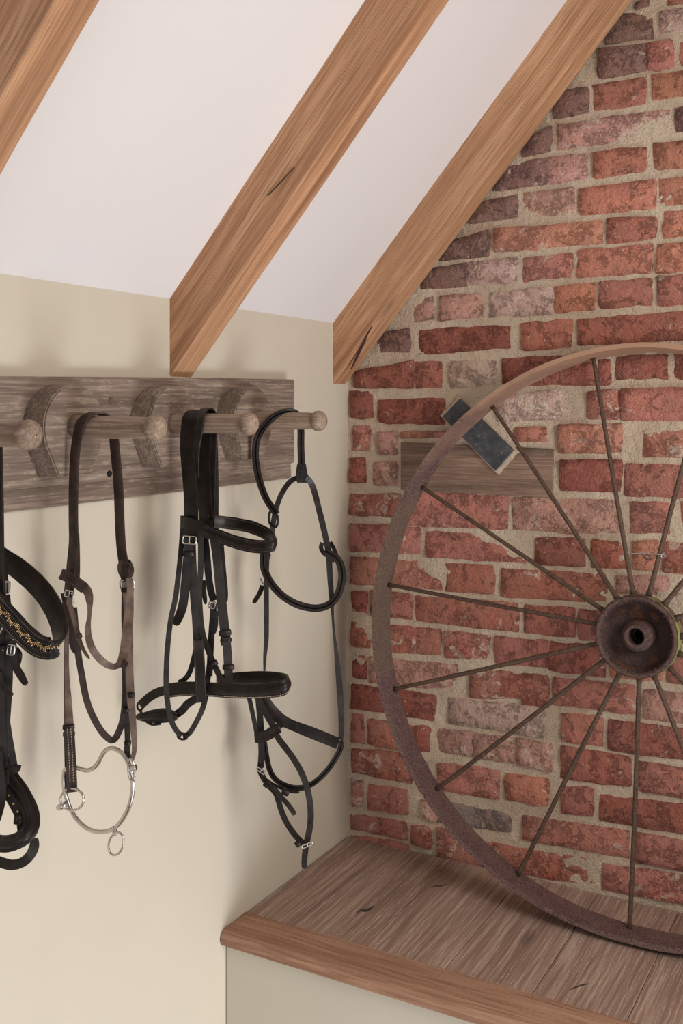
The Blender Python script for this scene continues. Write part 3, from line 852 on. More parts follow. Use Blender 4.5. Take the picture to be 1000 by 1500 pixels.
def keeper(parent, cx, cy, w_, h_, ang, d, mat, th=.0045):
    """leather keeper: a band closed round the strap."""
    c, s_ = math.cos(math.radians(ang)), math.sin(math.radians(ang))
    p = pt(cx, cy, d); t2 = pt(cx - s_ * 10, cy + c * 10, d); u2 = pt(cx + c * 10, cy + s_ * 10, d)
    dist = (p - CAM).dot(FW); m_ = dist / FPX
    t = (t2 - p).normalized(); vd = (p - CAM).normalized()
    u = t.cross(vd).normalized(); nn = u.cross(t).normalized()
    hw, hh = w_ * .5 * m_, h_ * .5 * m_
    ring = [(-1, -.6), (-.8, -1), (.8, -1), (1, -.6), (1, .6), (.8, 1), (-.8, 1), (-1, .6)]
    V, Fc = [], []
    for (k_, sc_, tt) in ((0, .86, -1), (1, 1, -.8), (2, 1.03, 0), (3, 1, .8), (4, .86, 1)):
        for (a, b) in ring: V.append(p + u * a * hw * sc_ + nn * b * th * sc_ + t * tt * hh)
    for i in range(4):
        for j in range(8): Fc.append((i * 8 + j, i * 8 + (j + 1) % 8, (i + 1) * 8 + (j + 1) % 8, (i + 1) * 8 + j))
    Fc.append(tuple(range(8))[::-1]); Fc.append(tuple(range(32, 40)))
    return link_mesh('keeper', V, Fc, M[mat], parent, smooth=True)

def bridle(label, py, pz):
    return thing('bridle', label, 'bridle', (.12, py, pz + .02))
PI2 = 1
# ===== bridle with the steel bit (brown), second peg
y0, z0 = PEG[1]
b2 = bridle('brown leather bridle with a looped steel bit, on the second peg from the left', y0, z0)
N2, F2_ = y0 - .021, y0 + .021
W16 = .0155
# headpiece: over the peg and down both sides
def over_peg(pegy, pegz, px_near, px_far, hw, r=.0205):
    """3D points of a strap crossing a peg, nearer side at x taken from px_near, farther from px_far."""
    xa = on_y(px_near, 628, pegy - r).x; xb = on_y(px_far, 640, pegy + r).x
    out = []
    for q in range(7):
        a = PI - q * PI / 6; out.append((xa + (xb - xa) * q / 6, pegy + r * math.cos(a), pegz + r * math.sin(a)))
    return out
def strap3(name, parent, P3, width, mat, mode='x', th=.0034, prof='flat', tip=False, label=None, closed=False, sub=4):
    P = [(p[0], p[1], p[2], p[3] if len(p) > 3 else 1.0, p[4] if len(p) > 4 else 0.0) for p in P3]
    F_ = frames(P, mode, closed, sub); pf = PROF[prof]; m = len(pf); V, Fc = [], []; n = len(F_)
    for i, (c, wv, nv, wf) in enumerate(F_):
        h_ = width * .5 * wf
        if tip and i >= n - 4: h_ *= (1.0, .93, .75, .35)[i - (n - 4)]
        for (u, v_) in pf: V.append(c + wv * (u * h_) + nv * (v_ * th))
    for i in range(n if closed else n - 1):
        k_ = (i + 1) % n
        for j in range(m): Fc.append((i * m + j, i * m + (j + 1) % m, k_ * m + (j + 1) % m, k_ * m + j))
    if not closed: Fc.append(tuple(range(m))[::-1]); Fc.append(tuple(range((n - 1) * m, n * m)))
    o = link_mesh(name, V, Fc, M[mat], parent, smooth=True); o.data.set_sharp_from_angle(angle=math.radians(42))
    if label: o['label'] = label
    return o, [(c, a, b, width * .5 * f) for (c, a, b, f) in F_]
def P3(lst): return [tuple(pt(*p[:3])) + tuple(p[3:]) for p in lst]
near = P3([(100, 872, N2), (102, 856, N2), (104, 834, N2), (106.5, 810, N2), (108, 790, N2), (107.5, 760, N2), (107.5, 730, N2), (108, 705, N2), (109, 680, N2), (111, 655, N2)])
far = P3([(169, 665, F2_), (172, 695, F2_), (174, 725, F2_), (175, 755, F2_), (176, 780, F2_), (178, 805, F2_), (181, 825, F2_), (184, 846, F2_), (186, 866, F2_)])
strap3('headpiece', b2, near + over_peg(y0, z0, 116, 165, .0155) + far, .0165, 'brown')
strap('inner_strap', b2, [(112, 782, N2 + .012), (113, 810, N2 + .012), (113, 840, N2 + .012), (111, 862, N2 + .01)], .008, 'brown', 'c')
# brow band: loop round the near cheek, twisting down and back up to the far cheek
_, F_ = strap('browband_loop', b2, [(90, 841, N2 - .012), (100, 845, N2 - .014), (112, 853, N2 - .014), (124, 862, N2 - .01)], .0155, 'brown', 'c')
stitches(b2, F_, (-.7, .7), 'stitch_dark', -1); stitches(b2, F_, (-.7, .7), 'stitch_dark', 1)
YB = y0 - .03
strap('browband', b2, [(120, 858, YB, .9), (128, 866, YB, .8), (131, 878, YB, .7), (131.5, 892, YB, .42), (130.5, 905, YB, .38), (129, 918, YB, .5), (130, 935, YB, .62), (135, 950, YB, .66), (144, 963, YB + .01, .66), (156, 973, YB + .02, .62), (167, 976.5, YB + .03, .55), (175, 972, YB + .035, .62), (181, 959, YB + .03, .85), (185, 940, YB + .02, .95), (187, 918, YB + .01, .9), (189, 895, YB, .8), (190.5, 872, YB, .62), (190, 855, YB, .55), (189, 846, YB, .5)], .0155, 'tan', 'c', label='worn brown browband hanging in a U')
strap('browband_loop', b2, [(178, 822, F2_ - .02), (175, 830, F2_ - .02), (177, 840, F2_ - .02), (184, 848, F2_ - .022), (191, 843, F2_ - .02), (193, 834, F2_ - .015), (190, 825, F2_ + .01), (187, 822, F2_ + .01)], .0062, 'brown', 'c', th=.004)
strap('browband_tip', b2, [(184, 969, YB + .03), (180, 978, YB + .03)], .009, 'brown', 'c')
# near cheek: buckle, brown cheek strap with its tip, and the loop below
buckle(b2, 101.5, 870, 12, 9, 10, N2 - .008); rod('buckle_side', b2, [(105, 868, N2 - .01), (107, 874, N2 - .01), (108, 884, N2 - .01)], .0013, 'buckle')
strap('cheek_strap', b2, [(96, 868, N2), (98, 880, N2), (102, 900, N2), (105, 920, N2), (108, 940, N2), (111, 957, N2, .75)], .0135, 'brown', 'c', th=.0036, tip=True)
strap('cheek_point', b2, [(103, 874, N2 - .01), (101, 882, N2 - .012), (104, 892, N2 - .012), (108, 905, N2 - .01), (113, 925, N2 - .01), (118, 942, N2 - .01, .8), (124, 955, N2 - .01, .7), (131, 965, N2 - .01, .5)], .007, 'tan', 'c', tip=True)
keeper(b2, 116.5, 931, 7, 7, -12, N2 - .01, 'brown')
_, F_ = strap('throat_lash', b2, [(108, 890, N2 + .006), (111, 925, N2 + .006), (114, 955, N2 + .006), (119, 985, N2 + .006), (126, 1022, N2 + .006), (135, 1047, N2 + .012), (147, 1069, N2 + .018), (158, 1081, N2 + .024), (165, 1084, N2 + .028), (171, 1078, N2 + .03), (178, 1061, N2 + .034), (182, 1040, N2 + .036), (184, 1010, N2 + .038), (185, 980, N2 + .04), (184, 950, N2 + .04)], .0095, 'brown', 'c', label='narrow dark brown strap hanging in a long loop')
stitches(b2, F_, (0,), 'stitch_dark', -1, .004)
# left hanging cheek with stitched billet
strap('cheek_strap', b2, [(98, 915, N2 - .012, .45), (97.8, 940, N2 - .012, .5), (97.6, 970, N2 - .012, .5), (98.5, 1000, N2 - .012, .6), (100, 1030, N2 - .012, .8), (101, 1062, N2 - .012, 1.05)], .0128, 'tan', 'c', th=.002)
strap('cheek_backing', b2, [(97.5, 920, N2 - .006, .5), (96.5, 960, N2 - .006, .5), (96, 1010, N2 - .006, .5), (97, 1060, N2 - .006, .6), (99.5, 1110, N2 - .006, .9), (101, 1158, N2 - .006, .9)], .011, 'grey', 'c', th=.003)
_, F_ = strap('billet', b2, [(101, 1068, N2 - .016), (102.5, 1090, N2 - .016), (104, 1120, N2 - .016), (105, 1145, N2 - .016), (105.5, 1160, N2 - .016)], .0145, 'brown', 'c', th=.0034, label='stitched billet holding the bit ring')
stitches(b2, F_, (-.33, .33), 'stitch', -1, .0036, .0022, .0006, 0, 16); stitches(b2, F_, (-.33, .33), 'stitch', 1, .0036, .0022, .0006, 0, 16)
keeper(b2, 100.5, 1065, 17, 7, 2, N2 - .014, 'black'); keeper(b2, 101, 1075, 17, 6, 2, N2 - .014, 'black')
# far cheek
FY = y0 + .012
buckle(b2, 186, 856, 20, 13, -8, FY)
keeper(b2, 186.5, 864, 18, 6, 0, FY, 'black')
strap('cheek_strap', b2, [(184, 852, FY), (186.5, 880, FY), (188, 912, FY), (188.8, 945, FY), (189.5, 985, FY), (191, 1015, FY), (193, 1040, FY, .9), (195.5, 1068, FY, .75), (197, 1092, FY, .65), (195.5, 1106, FY, .55), (193, 1113, FY, .5)], .0115, 'tan', 'c', th=.003)
strap('cheek_point', b2, [(182.5, 860, FY + .01), (182, 900, FY + .01), (183, 950, FY + .01), (183, 995, FY + .01), (184, 1030, FY + .01), (186, 1060, FY + .01), (187, 1085, FY + .01), (186, 1100, FY + .01), (189, 1112, FY + .005)], .0085, 'grey', 'c', th=.003)
for (kx, ky) in ((192, 1018), (184.5, 1040), (187, 1088)): keeper(b2, kx, ky, 10, 6, 5, FY - .004, 'black')
# steel bit
bit = rod('bit', b2, [(96, 1127, YB), (93.5, 1138, YB), (94, 1155, YB), (98, 1171, YB), (104, 1187, YB), (114, 1202, YB), (126, 1212.5, YB), (140, 1218, YB), (155, 1218, YB), (169, 1212, YB), (180, 1199, YB), (188, 1184, YB), (192.5, 1168, YB), (194.5, 1150, YB), (193, 1133, YB), (187, 1116, YB), (179, 1104, YB), (171, 1098, YB), (163, 1096, YB), (155, 1099, YB), (149, 1107, YB), (144, 1117, YB), (137, 1125, YB), (128, 1128.5, YB), (117, 1126, YB), (106, 1123, YB)], .0031, 'steel', True, 5, 'looped steel bit')
rod('bit_ring', bit, ellipse(105.5, 1171, 17, 16, 0, YB - .008), .0017, 'steel', True, 4)
rod('bit_ring', bit, ellipse(192.5, 1128, 4.5, 16, -4, YB - .006), .0017, 'steel', True, 4)
rod('bit_ring', bit, ellipse(169.8, 1236, 10.5, 17, 14, YB - .004), .0016, 'steel', True, 4)
rod('ring_stud', bit, [(86, 1183, YB - .01), (91, 1181, YB - .01), (98, 1177, YB - .002)], .0042, 'steel', False, 3)
rod('ring_stud', bit, [(190, 1126, YB), (195, 1124.5, YB - .006), (199, 1124, YB - .006)], .0042, 'steel', False, 3)
rod('ring_stud', bit, [(167, 1211, YB), (167.5, 1217, YB - .002), (170, 1223, YB - .003)], .0036, 'steel', False, 3)
rod('clip', bit, [(196, 1125, YB), (197.5, 1133, YB), (195, 1137, YB), (194, 1130, YB)], .0012, 'steel', True, 3)

# ===== wide black bridle, third peg
y0, z0 = PEG[2]
b3 = bridle('black bridle with a wide headpiece and a hoop-like padded noseband, on the third peg', y0, z0)
N3, F3 = y0 - .021, y0 + .021
near = P3([(279, 795, N3), (279.5, 777, N3), (280, 752, N3), (279.5, 725, N3), (277.5, 700, N3), (275.5, 675, N3), (274, 650, N3)])
far = P3([(299, 655, F3), (298, 680, F3), (299, 705, F3), (300, 730, F3), (302, 757, F3), (303, 775, F3)])
strap3('headpiece', b3, near + over_peg(y0, z0, 276, 300, 0, .0205) + far, .0275, 'black', label='wide black headpiece')
near = P3([(288.5, 700, N3 + .004, .5), (288, 680, N3 + .004, .6), (288.5, 655, N3, .8)])
far = P3([(312, 655, F3 + .004), (311, 690, F3 + .004), (310, 725, F3 + .004), (308.5, 765, F3 + .004)])
strap3('noseband_strap', b3, near + over_peg(y0, z0, 293, 313, 0, .0245) + far, .0145, 'grey')
strap('throat_lash', b3, [(314.5, 640, F3 + .012), (316, 690, F3 + .012), (316.5, 730, F3 + .012), (316, 775, F3 + .01)], .0085, 'black', 'c')
holes_on(b3, [(pt(306.5, 756, F3 - .004), Vector((1, 0, 0)), Vector((0, -1, 0)), 1)], [0], .0015, 1, .001, 'jet')
# browband
YN = N3 - .012
_, F_ = strap('browband', b3, [(292, 773, YN), (306, 780, YN), (322, 786, YN), (340, 792.5, YN), (358, 797.5, YN), (375, 800.5, YN), (390, 800.5, YN - .002), (400, 797, YN + .004), (401.5, 791.5, YN + .02), (395, 785, YN + .04), (382, 777.5, YN + .055), (366, 771.5, YN + .06), (348, 768, YN + .06), (330, 765.5, YN + .05), (314, 764, YN + .035)], .0205, 'black', (-.1, .1, 1), th=.0034, prof='pad', label='padded curved browband')
stitches(b3, F_, (-.72, .72), 'stitch_dark', 1, .0035, .0019, .0005); stitches(b3, F_, (-.72, .72), 'stitch_dark', -1, .0035, .0019, .0005)
strap('browband_loop', b3, [(266, 764, N3 - .006), (274, 766, N3 - .012), (285, 770, N3 - .013), (296, 774, N3 - .012)], .0195, 'black', 'z', th=.005)
strap('browband_loop', b3, [(292, 766, F3 - .016), (302, 769, F3 - .018), (313, 770, F3 - .016), (320, 766, F3 - .002)], .0175, 'grey', 'z', th=.005)
# near cheek with buckle
buckle(b3, 277.5, 791, 19, 11, 4, N3 - .008, .0012)
strap('billet', b3, [(276, 788, N3 - .003), (276, 800, N3 - .003), (275.5, 812, N3 - .003), (274, 828, N3 - .003), (272, 850, N3 - .003), (269.5, 875, N3 - .003), (266, 893, N3 - .003), (260, 908, N3 - .003, .95), (256, 915, N3 - .003, .75)], .0148, 'black', 'c', tip=True, label='loose strap end below the cheek buckle')
keeper(b3, 276, 811, 18, 7, 3, N3 - .004, 'black')
strap('cheek_strap', b3, [(280, 780, N3 + .01), (282, 834, N3 + .01), (284, 870, N3 + .01), (287, 905, N3 + .01), (289, 937, N3 + .01), (290.5, 960, N3 + .008), (292.5, 990, N3 - .01), (295, 1027, N3 - .02)], .0135, 'grey', 'c')
strap('noseband_hanger', b3, [(294, 776, N3 + .016), (294, 830, N3 + .016), (292, 860, N3 + .016), (292.5, 890, N3 + .016), (296, 925, N3 + .014), (304, 950, N3 + .012), (312, 970, N3 + .008), (319, 985, N3 + .004), (327, 1001, N3)], .0095, 'grey', 'c')
keeper(b3, 313, 972, 12, 7, -25, N3 + .004, 'black')
_, F_ = strap('cheek_fold', b3, [(290, 938, N3 - .012), (291.5, 960, N3 - .014), (293, 990, N3 - .024), (295.5, 1029, N3 - .03)], .0168, 'black', 'c', th=.0045)
stitches(b3, F_, (-.78, .78), 'stitch_dark', 1, .0035, .0026); stitches(b3, F_, (-.78, .78), 'stitch_dark', -1, .0035, .0026)
strap('hanger_prong', b3, [(290, 932, N3 + .004), (286, 955, N3), (278, 984, N3), (270, 995, N3 - .004), (262, 1000, N3 - .008)], .0085, 'black', 'c')
# thin rein-like strap falling outside the noseband
strap('throat_lash', b3, [(268, 768, N3 + .006), (265.5, 800, N3 + .002), (262, 835, N3 - .03), (257, 875, N3 - .035), (250.5, 905, N3 - .04), (246.5, 935, N3 - .045), (244, 968, N3 - .05), (243.3, 1003, N3 - .05), (245.5, 1030, N3 - .05), (251, 1056, N3 - .045), (259, 1071, N3 - .04), (266, 1077, N3 - .035)], .0085, 'grey', 'c', label='long thin strap hanging outside the noseband')
strap('throat_lash', b3, [(268, 1078, N3 - .034), (277, 1074, N3 - .03), (286, 1060, N3 - .025), (295, 1042, N3 - .02), (301, 1022, N3 - .012), (304, 1000, N3 + .002), (306, 975, N3 + .02)], .0085, 'grey', 'c')
rod('loop_ring', b3, ellipse(267, 1078.5, 7, 4.5, 10, N3 - .037), .0018, 'black', True, 4)
# inner far straps
strap('cheek_strap', b3, [(298, 772, F3 - .004), (303, 815, F3 - .01), (305, 840, F3 - .01), (308, 862, F3 - .01), (313, 880, F3 - .01)], .0118, 'black', 'c')
strap('strap_end', b3, [(298, 850, F3 + .002), (299, 868, F3 + .002), (301, 885, F3 + .002)], .0075, 'black', 'c', tip=True)
buckle(b3, 310.5, 886, 9, 9, 15, F3 - .012, .0012)
strap('cheek_strap', b3, [(313, 884, F3), (311.5, 905, F3), (309.5, 930, F3), (308, 960, F3), (306.5, 990, F3)], .0105, 'black', 'c')
strap('strap_end', b3, [(316, 895, F3 - .003), (317, 912, F3 - .003), (314, 928, F3 - .003)], .006, 'black', 'c', tip=True)
# far cheek
strap('cheek_strap', b3, [(312, 772, F3 - .012), (318, 815, F3 - .016), (321, 845, F3 - .016), (324, 878, F3 - .016), (327, 905, F3 - .016), (330, 930, F3 - .016), (331, 945, F3 - .016)], .0158, 'grey', 'c', label='broad grey-black cheek strap')
strap('strap_end', b3, [(323, 782, F3), (327.5, 835, F3), (330, 860, F3), (331, 882, F3)], .0078, 'black', 'c', tip=True)
keeper(b3, 329.5, 927, 18, 8, -6, F3 - .018, 'grey'); keeper(b3, 331, 938, 17, 5, -4, F3 - .018, 'black')
strap('billet', b3, [(331, 934, F3 - .02), (333, 955, F3 - .02), (334, 975, F3 - .02), (335, 1003, F3 - .02)], .0138, 'grey', 'c')
keeper(b3, 334.5, 977, 17, 7, 0, F3 - .021, 'black')
# noseband
YN = N3 - .016
_, F_ = strap('noseband', b3, [(245, 1012, YN), (262, 1009.5, YN), (285, 1009, YN), (310, 1010, YN), (335, 1011.5, YN), (360, 1012.5, YN), (385, 1012, YN), (405, 1010, YN), (417, 1006.5, YN + .004), (422, 1001.5, YN + .02), (416, 997, YN + .04), (400, 994.5, YN + .055), (380, 993.5, YN + .06), (355, 994.5, YN + .06), (335, 997, YN + .05), (318, 1001, YN + .035)], .0225, 'black', 'z', th=.0036, prof='pad', label='padded noseband sticking out as a hoop')
stitches(b3, F_, (-.8,), 'stitch', 1, .0032, .002, .0006, 0, 50); stitches(b3, F_, (-.8,), 'stitch', -1, .0032, .002, .0006, 0, 50)
strap('noseband_tail', b3, [(248, 1010, YN), (235, 1013, YN - .004), (222, 1019, YN - .008), (212, 1027, YN - .012), (206, 1033, YN - .012)], .0145, 'black', (.2, 0, 1))
rod('loop_ring', b3, ellipse(205.5, 1034, 4.5, 6, 10, YN - .012), .0018, 'grey', True, 4)
strap('chin_pad', b3, [(202, 1050, YN - .02, .5), (212, 1050, YN - .02, .8), (226, 1049, YN - .015, 1.15), (242, 1048, YN - .01, 1.2), (253, 1049, YN - .005, .95), (259, 1049, YN, .6)], .0185, 'grey', (.15, .1, 1), th=.006, prof='pad', label='grey padded chin piece')
strap('chin_strap', b3, [(256, 1048, YN), (266, 1041, YN), (275, 1031, YN + .004), (286, 1024, YN + .01), (298, 1018, YN + .02)], .0128, 'black', 'c')
rod('chin_loop', b3, [(205, 1040, YN - .015), (212, 1054, YN - .02), (222, 1061, YN - .02), (235, 1060, YN - .018)], .0022, 'grey')

# ===== right-hand bridle on the last peg
y0, z0 = PEG[3]
b4 = bridle('thin-strapped black bridle with a drop noseband, on the peg nearest the corner', y0, z0)
N4, F4 = y0 - .02, y0 + .02
strap('headpiece', b4, [(405, 753, N4), (399, 745, N4), (390, 731, N4), (382, 711, N4), (376.5, 689, N4), (374, 665, N4), (376.5, 643, N4), (385, 627, N4), (396, 614.5, N4 + .002), (408, 606.5, N4 + .008), (420, 603, N4 + .017), (431, 604.5, N4 + .028), (438, 612, N4 + .037), (440.5, 630, F4), (440.5, 650, F4), (441, 668, F4), (441.5, 684, F4)], .0128, 'black', 'c', th=.0042, prof='double', label='rolled headpiece looped over the peg')
strap('headpiece_loop', b4, [(441.5, 679, F4, .9), (441.5, 690, F4, 1.15), (442, 700, F4, 1.2), (442, 707, F4, 1.0)], .0175, 'black', 'c', th=.006)
rod('loop_seam', b4, [(445, 682, F4 - .008), (442.5, 690, F4 - .008), (443, 700, F4 - .008), (446, 707, F4 - .008)], .0012, 'grey')
Y4 = -.47
strap('cheek_strap', b4, [(436, 700, F4), (428, 703, F4), (420, 711, F4), (411, 726, F4), (405.5, 741, Y4), (402, 755, Y4), (399.5, 770, Y4), (397.5, 785, Y4), (394, 800, Y4), (391, 818, Y4), (390, 840, Y4), (390, 870, Y4), (390, 905, Y4), (390, 935, Y4, .9), (388, 960, Y4, .7), (387, 985, Y4, .4), (386.5, 1000, Y4, .4)], .0098, 'grey', 'c')
rod('leather_ring', b4, [(396, 749, Y4 - .01), (394, 757, Y4 - .01), (395, 766, Y4 - .01), (399, 770, Y4 - .012), (404, 772, Y4 - .012), (407, 764, Y4 - .014), (406, 756, Y4 - .014), (401, 750, Y4 - .012)], .0024, 'black', True, 4)
YR = -.425
strap('cheek_strap', b4, [(448, 699, F4), (455, 707, F4 + .01), (460, 719, YR - .02), (465, 738, YR), (470, 758, YR), (475, 779, YR), (479, 798, YR), (481.5, 815, YR), (483, 840, YR, .95), (485, 870, YR, .85), (486.5, 890, YR, .55), (488, 915, YR, .4), (491, 945, YR, .55), (494, 972, YR, .85), (497, 1005, YR, 1), (499.5, 1040, YR, 1), (500, 1065, YR, .9), (499, 1082, YR, .8)], .0112, 'grey', 'c')
# browband loop: rolled leather
strap('browband', b4, [(387, 797, Y4 - .01, .9), (385.5, 812, Y4 - .018, .9), (386, 830, Y4 - .02), (392, 846, Y4 - .02), (401, 860, Y4 - .018), (414, 873, Y4 - .012), (430, 883, Y4 - .002), (447, 889, Y4 + .01), (464, 891, Y4 + .02), (479, 887, Y4 + .03), (491, 877, Y4 + .035), (498, 862, Y4 + .038), (501, 845, Y4 + .04), (499, 829, Y4 + .04), (493, 818, Y4 + .038), (484, 812, Y4 + .034), (476, 806, Y4 + .03)], .0138, 'black', 'c', th=.004, prof='double', label='rolled browband hanging in a wide U')
strap('browband_loop', b4, [(472, 795, Y4 + .03), (470, 802, Y4 + .028), (474, 810, Y4 + .026), (482, 816, Y4 + .03), (490, 822, Y4 + .034)], .008, 'black', 'c', th=.004)
strap('browband_loop', b4, [(484, 795, Y4 + .06), (489, 804, Y4 + .05), (493, 815, Y4 + .045)], .0075, 'black', 'c', th=.004)
strap('browband_loop', b4, [(394, 812, Y4 - .012), (391, 820, Y4 - .014), (386, 828, Y4 - .018)], .008, 'black', 'c', th=.004)
rod('buckle', b4, [(381, 847, Y4 - .01), (383, 852, Y4 - .01), (386, 857, Y4 - .01)], .0016, 'buckle', label='small steel buckle')
strap('strap_end', b4, [(384, 858, Y4), (381, 867, Y4), (376, 876, Y4), (371, 883, Y4)], .0088, 'black', 'c', tip=True)
# noseband assembly below
YD = -.50
strap('noseband_side', b4, [(363, 1015, YD), (367, 1032, YD), (371, 1050, YD), (375, 1070, YD), (378, 1082, YD)], .0085, 'grey', 'c')
strap('cheek_strap', b4, [(378, 1018, YD + .008), (380, 1040, YD + .008), (381.5, 1060, YD + .008), (382.5, 1085, YD + .008), (383, 1105, YD + .008), (381.5, 1124, YD + .008)], .0118, 'black', 'c')
strap('noseband_side', b4, [(374, 1014, YD - .004), (381, 1030, YD - .004), (390, 1046, YD - .004), (397, 1058, YD - .004), (402, 1066, YD - .004)], .0118, 'grey', 'c')
_, F_ = strap('nose_pad', b4, [(380, 1016, YD + .02), (391, 1032, YD + .022), (402, 1045, YD + .026), (413, 1055, YD + .03), (425, 1061, YD + .036, .9), (440, 1067, YD + .042, .95), (458, 1074, YD + .05), (478, 1082, YD + .06), (495, 1089, YD + .066, .95)], .0205, 'black', 'c', th=.004, label='broad soft nose strap reaching back to the corner')
strap('cross_strap', b4, [(374, 1081, YD - .014, .9), (381, 1080, YD - .015), (391, 1077, YD - .016), (401, 1071, YD - .016), (409, 1067, YD - .014, .8)], .0192, 'black', 'c', th=.0055)
keeper(b4, 403, 1067, 9, 21, 62, YD - .018, 'black', .006)
strap('curb_strap', b4, [(402, 1072, YD), (410, 1085, YD), (420, 1098, YD), (430, 1112, YD), (439, 1127, YD), (446, 1143, YD), (451, 1160, YD), (454, 1178, YD), (455, 1195, YD), (453.5, 1213, YD), (450, 1230, YD), (447.5, 1243, YD), (446, 1256, YD, .95), (445.5, 1266, YD, .9), (445.5, 1272, YD, .8)], .0112, 'grey', 'c', tip=True, label='punched strap hanging lowest, with a buckled end')


fr = frames([tuple(pt(*p)) + (1.0, 0.0) for p in [(434, 1118, YD), (438, 1125, YD), (449, 1157, YD), (453, 1176, YD), (455, 1190, YD), (454, 1203, YD)]], 'c', False, 1)
for c_, w_, n_, _ in fr:
    s_ = -1 if n_.dot(CAM - c_) < 0 else 1
    holes_on(b4, [(c_, w_, n_, 1)], [0], .0011, s_, .0021, 'jet')
buckle(b4, 450, 1238, 16, 4, -22, YD - .004, .0012)
strap('curb_strap', b4, [(446, 1238, YD), (438, 1230, YD), (428, 1218, YD), (419, 1204, YD), (412.5, 1189, YD), (408, 1174, YD), (404, 1162, YD), (396, 1153, YD), (388, 1143, YD), (381.5, 1131, YD), (380, 1122, YD)], .0105, 'black', 'c')
keeper(b4, 436, 1236, 8, 8, -40, YD - .002, 'black')
buckle(b4, 382, 1129, 14, 4, 35, YD - .006, .0012)
keeper(b4, 391.5, 1148, 12, 8, -52, YD - .006, 'black')
strap('strap_end', b4, [(395, 1150, YD - .01), (404, 1158, YD - .01), (413, 1169, YD - .01), (422, 1179, YD - .01), (429, 1189, YD - .01), (431, 1194, YD - .01)], .0088, 'grey', 'c', tip=True)
strap('chin_strap', b4, [(384, 1072, YD + .02), (388, 1094, YD + .02), (391, 1112, YD + .018), (395, 1128, YD + .014), (402, 1140, YD + .012), (413, 1148.5, YD + .016), (427, 1153.5, YD + .022), (442, 1154, YD + .03), (456, 1149, YD + .038), (469, 1139, YD + .045), (481, 1126, YD + .053), (491, 1111, YD + .06), (498, 1098, YD + .066), (500, 1086, YD + .07)], .0102, 'black', 'c', th=.0034, prof='double')
strap('strap_end', b4, [(398, 1148, YD + .006), (410, 1154, YD + .006), (424, 1159, YD + .01), (438, 1160.5, YD + .014)], .0055, 'grey', 'c', tip=True)
keeper(b4, 418, 1160, 11, 9, 15, YD + .002, 'black')
rod('wire_end', b4, [(500, 1083, YR), (501, 1089, YR), (499, 1095, YR)], .0022, 'black')

# ===== left-hand bridle with the beaded browband
y0, z0 = PEG[0]
b1 = bridle('black bridle with a beaded browband, cut off by the left edge of the photograph', y0, z0)
Y1 = -1.16
near = [( -40, 640), (-42, 690), (-42, 740), (-40, 790), (-38, 830), (-36, 900)]
N1, F1 = y0 - .021, y0 + .021
nearP = P3([(-46, 900, N1), (-46, 840, N1), (-46, 780, N1), (-46, 720, N1), (-45, 665, N1)])
farP = P3([(-3, 665, F1), (-2.5, 700, F1), (-1.5, 740, F1), (-1, 790, F1), (0, 840, F1), (2, 880, F1)])
strap3('headpiece', b1, nearP + over_peg(y0, z0, -40, -4, 0, .0205) + farP, .0145, 'black')
bw = (RT * .62 + UP * .78)
_, F_ = strap('browband', b1, [(-34, 795, Y1 + .05), (-14, 806, Y1 + .05), (2, 817, Y1 + .05), (20, 828, Y1 + .05), (38, 842, Y1 + .048), (55, 858, Y1 + .044), (70, 877, Y1 + .038), (81, 897, Y1 + .03), (87, 915, Y1 + .02), (88.5, 930, Y1 + .008), (85, 942, Y1 - .002), (76, 949, Y1 - .008), (64, 949, Y1 - .01), (50, 942, Y1 - .012), (34, 928, Y1 - .014), (18, 911, Y1 - .016), (2, 893, Y1 - .018), (-14, 875, Y1 - .02), (-30, 858, Y1 - .02)], .0268, 'black', tuple(bw), th=.0042, label='broad curved browband with a beaded chevron')
side = 1
i0 = 50
c0 = F_[60]; side = 1 if c0[2].dot(CAM - c0[0]) > 0 else -1
stitches(b1, F_, (-.8, .72), 'stitch_dark', side, .0036, .0026, .0006, 50); stitches(b1, F_, (-.36, .34), 'stitch_dark', side, .0036, .0026, .0006, 50)
# beads in little chevrons
groups = {'gold': ([], []), 'clear': ([], []), 'red': ([], []), 'jet': ([], [])}
def bead(V, Fc, c, r):
    b = len(V); n = 6
    for ph in (-.6, .6):
        for q in range(n): V.append(c + Vector((math.cos(q * PI / 3 + ph) * math.cos(ph) * r, math.sin(q * PI / 3 + ph) * math.cos(ph) * r, math.sin(ph) * r)))
    V.append(c + Vector((0, 0, -r))); V.append(c + Vector((0, 0, r)))
    for q in range(n):
        Fc.append((b + q, b + (q + 1) % n, b + n + (q + 1) % n, b + n + q)); Fc.append((b + q, b + 2 * n, b + (q + 1) % n)); Fc.append((b + n + q, b + n + (q + 1) % n, b + 2 * n + 1))
L = 0; nxt = 0; cnt = 0
for i in range(46, len(F_) - 1):
    a, b = F_[i], F_[i + 1]; seg = (b[0] - a[0]).length
    while nxt < L + seg:
        t = (nxt - L) / seg; c = a[0].lerp(b[0], t); wv, nv = a[1], a[2]
        ph = cnt % 8; tri = abs(ph - 4) / 4 - .5
        for r_, (off, kind) in enumerate(((tri * .30, 'gold'), (tri * .34 + .15, 'gold' if ph % 4 else 'clear'), (tri * .34 - .15, 'jet' if ph % 3 else 'clear'))):
            kd = 'red' if (r_ == 0 and cnt % 16 == 8) else kind
            V, Fc = groups[kd]; bead(V, Fc, c + wv * off * .0134 + nv * side * .0032, .00115 if kd != 'jet' else .0009)
        cnt += 1; nxt += .0024
    L += seg
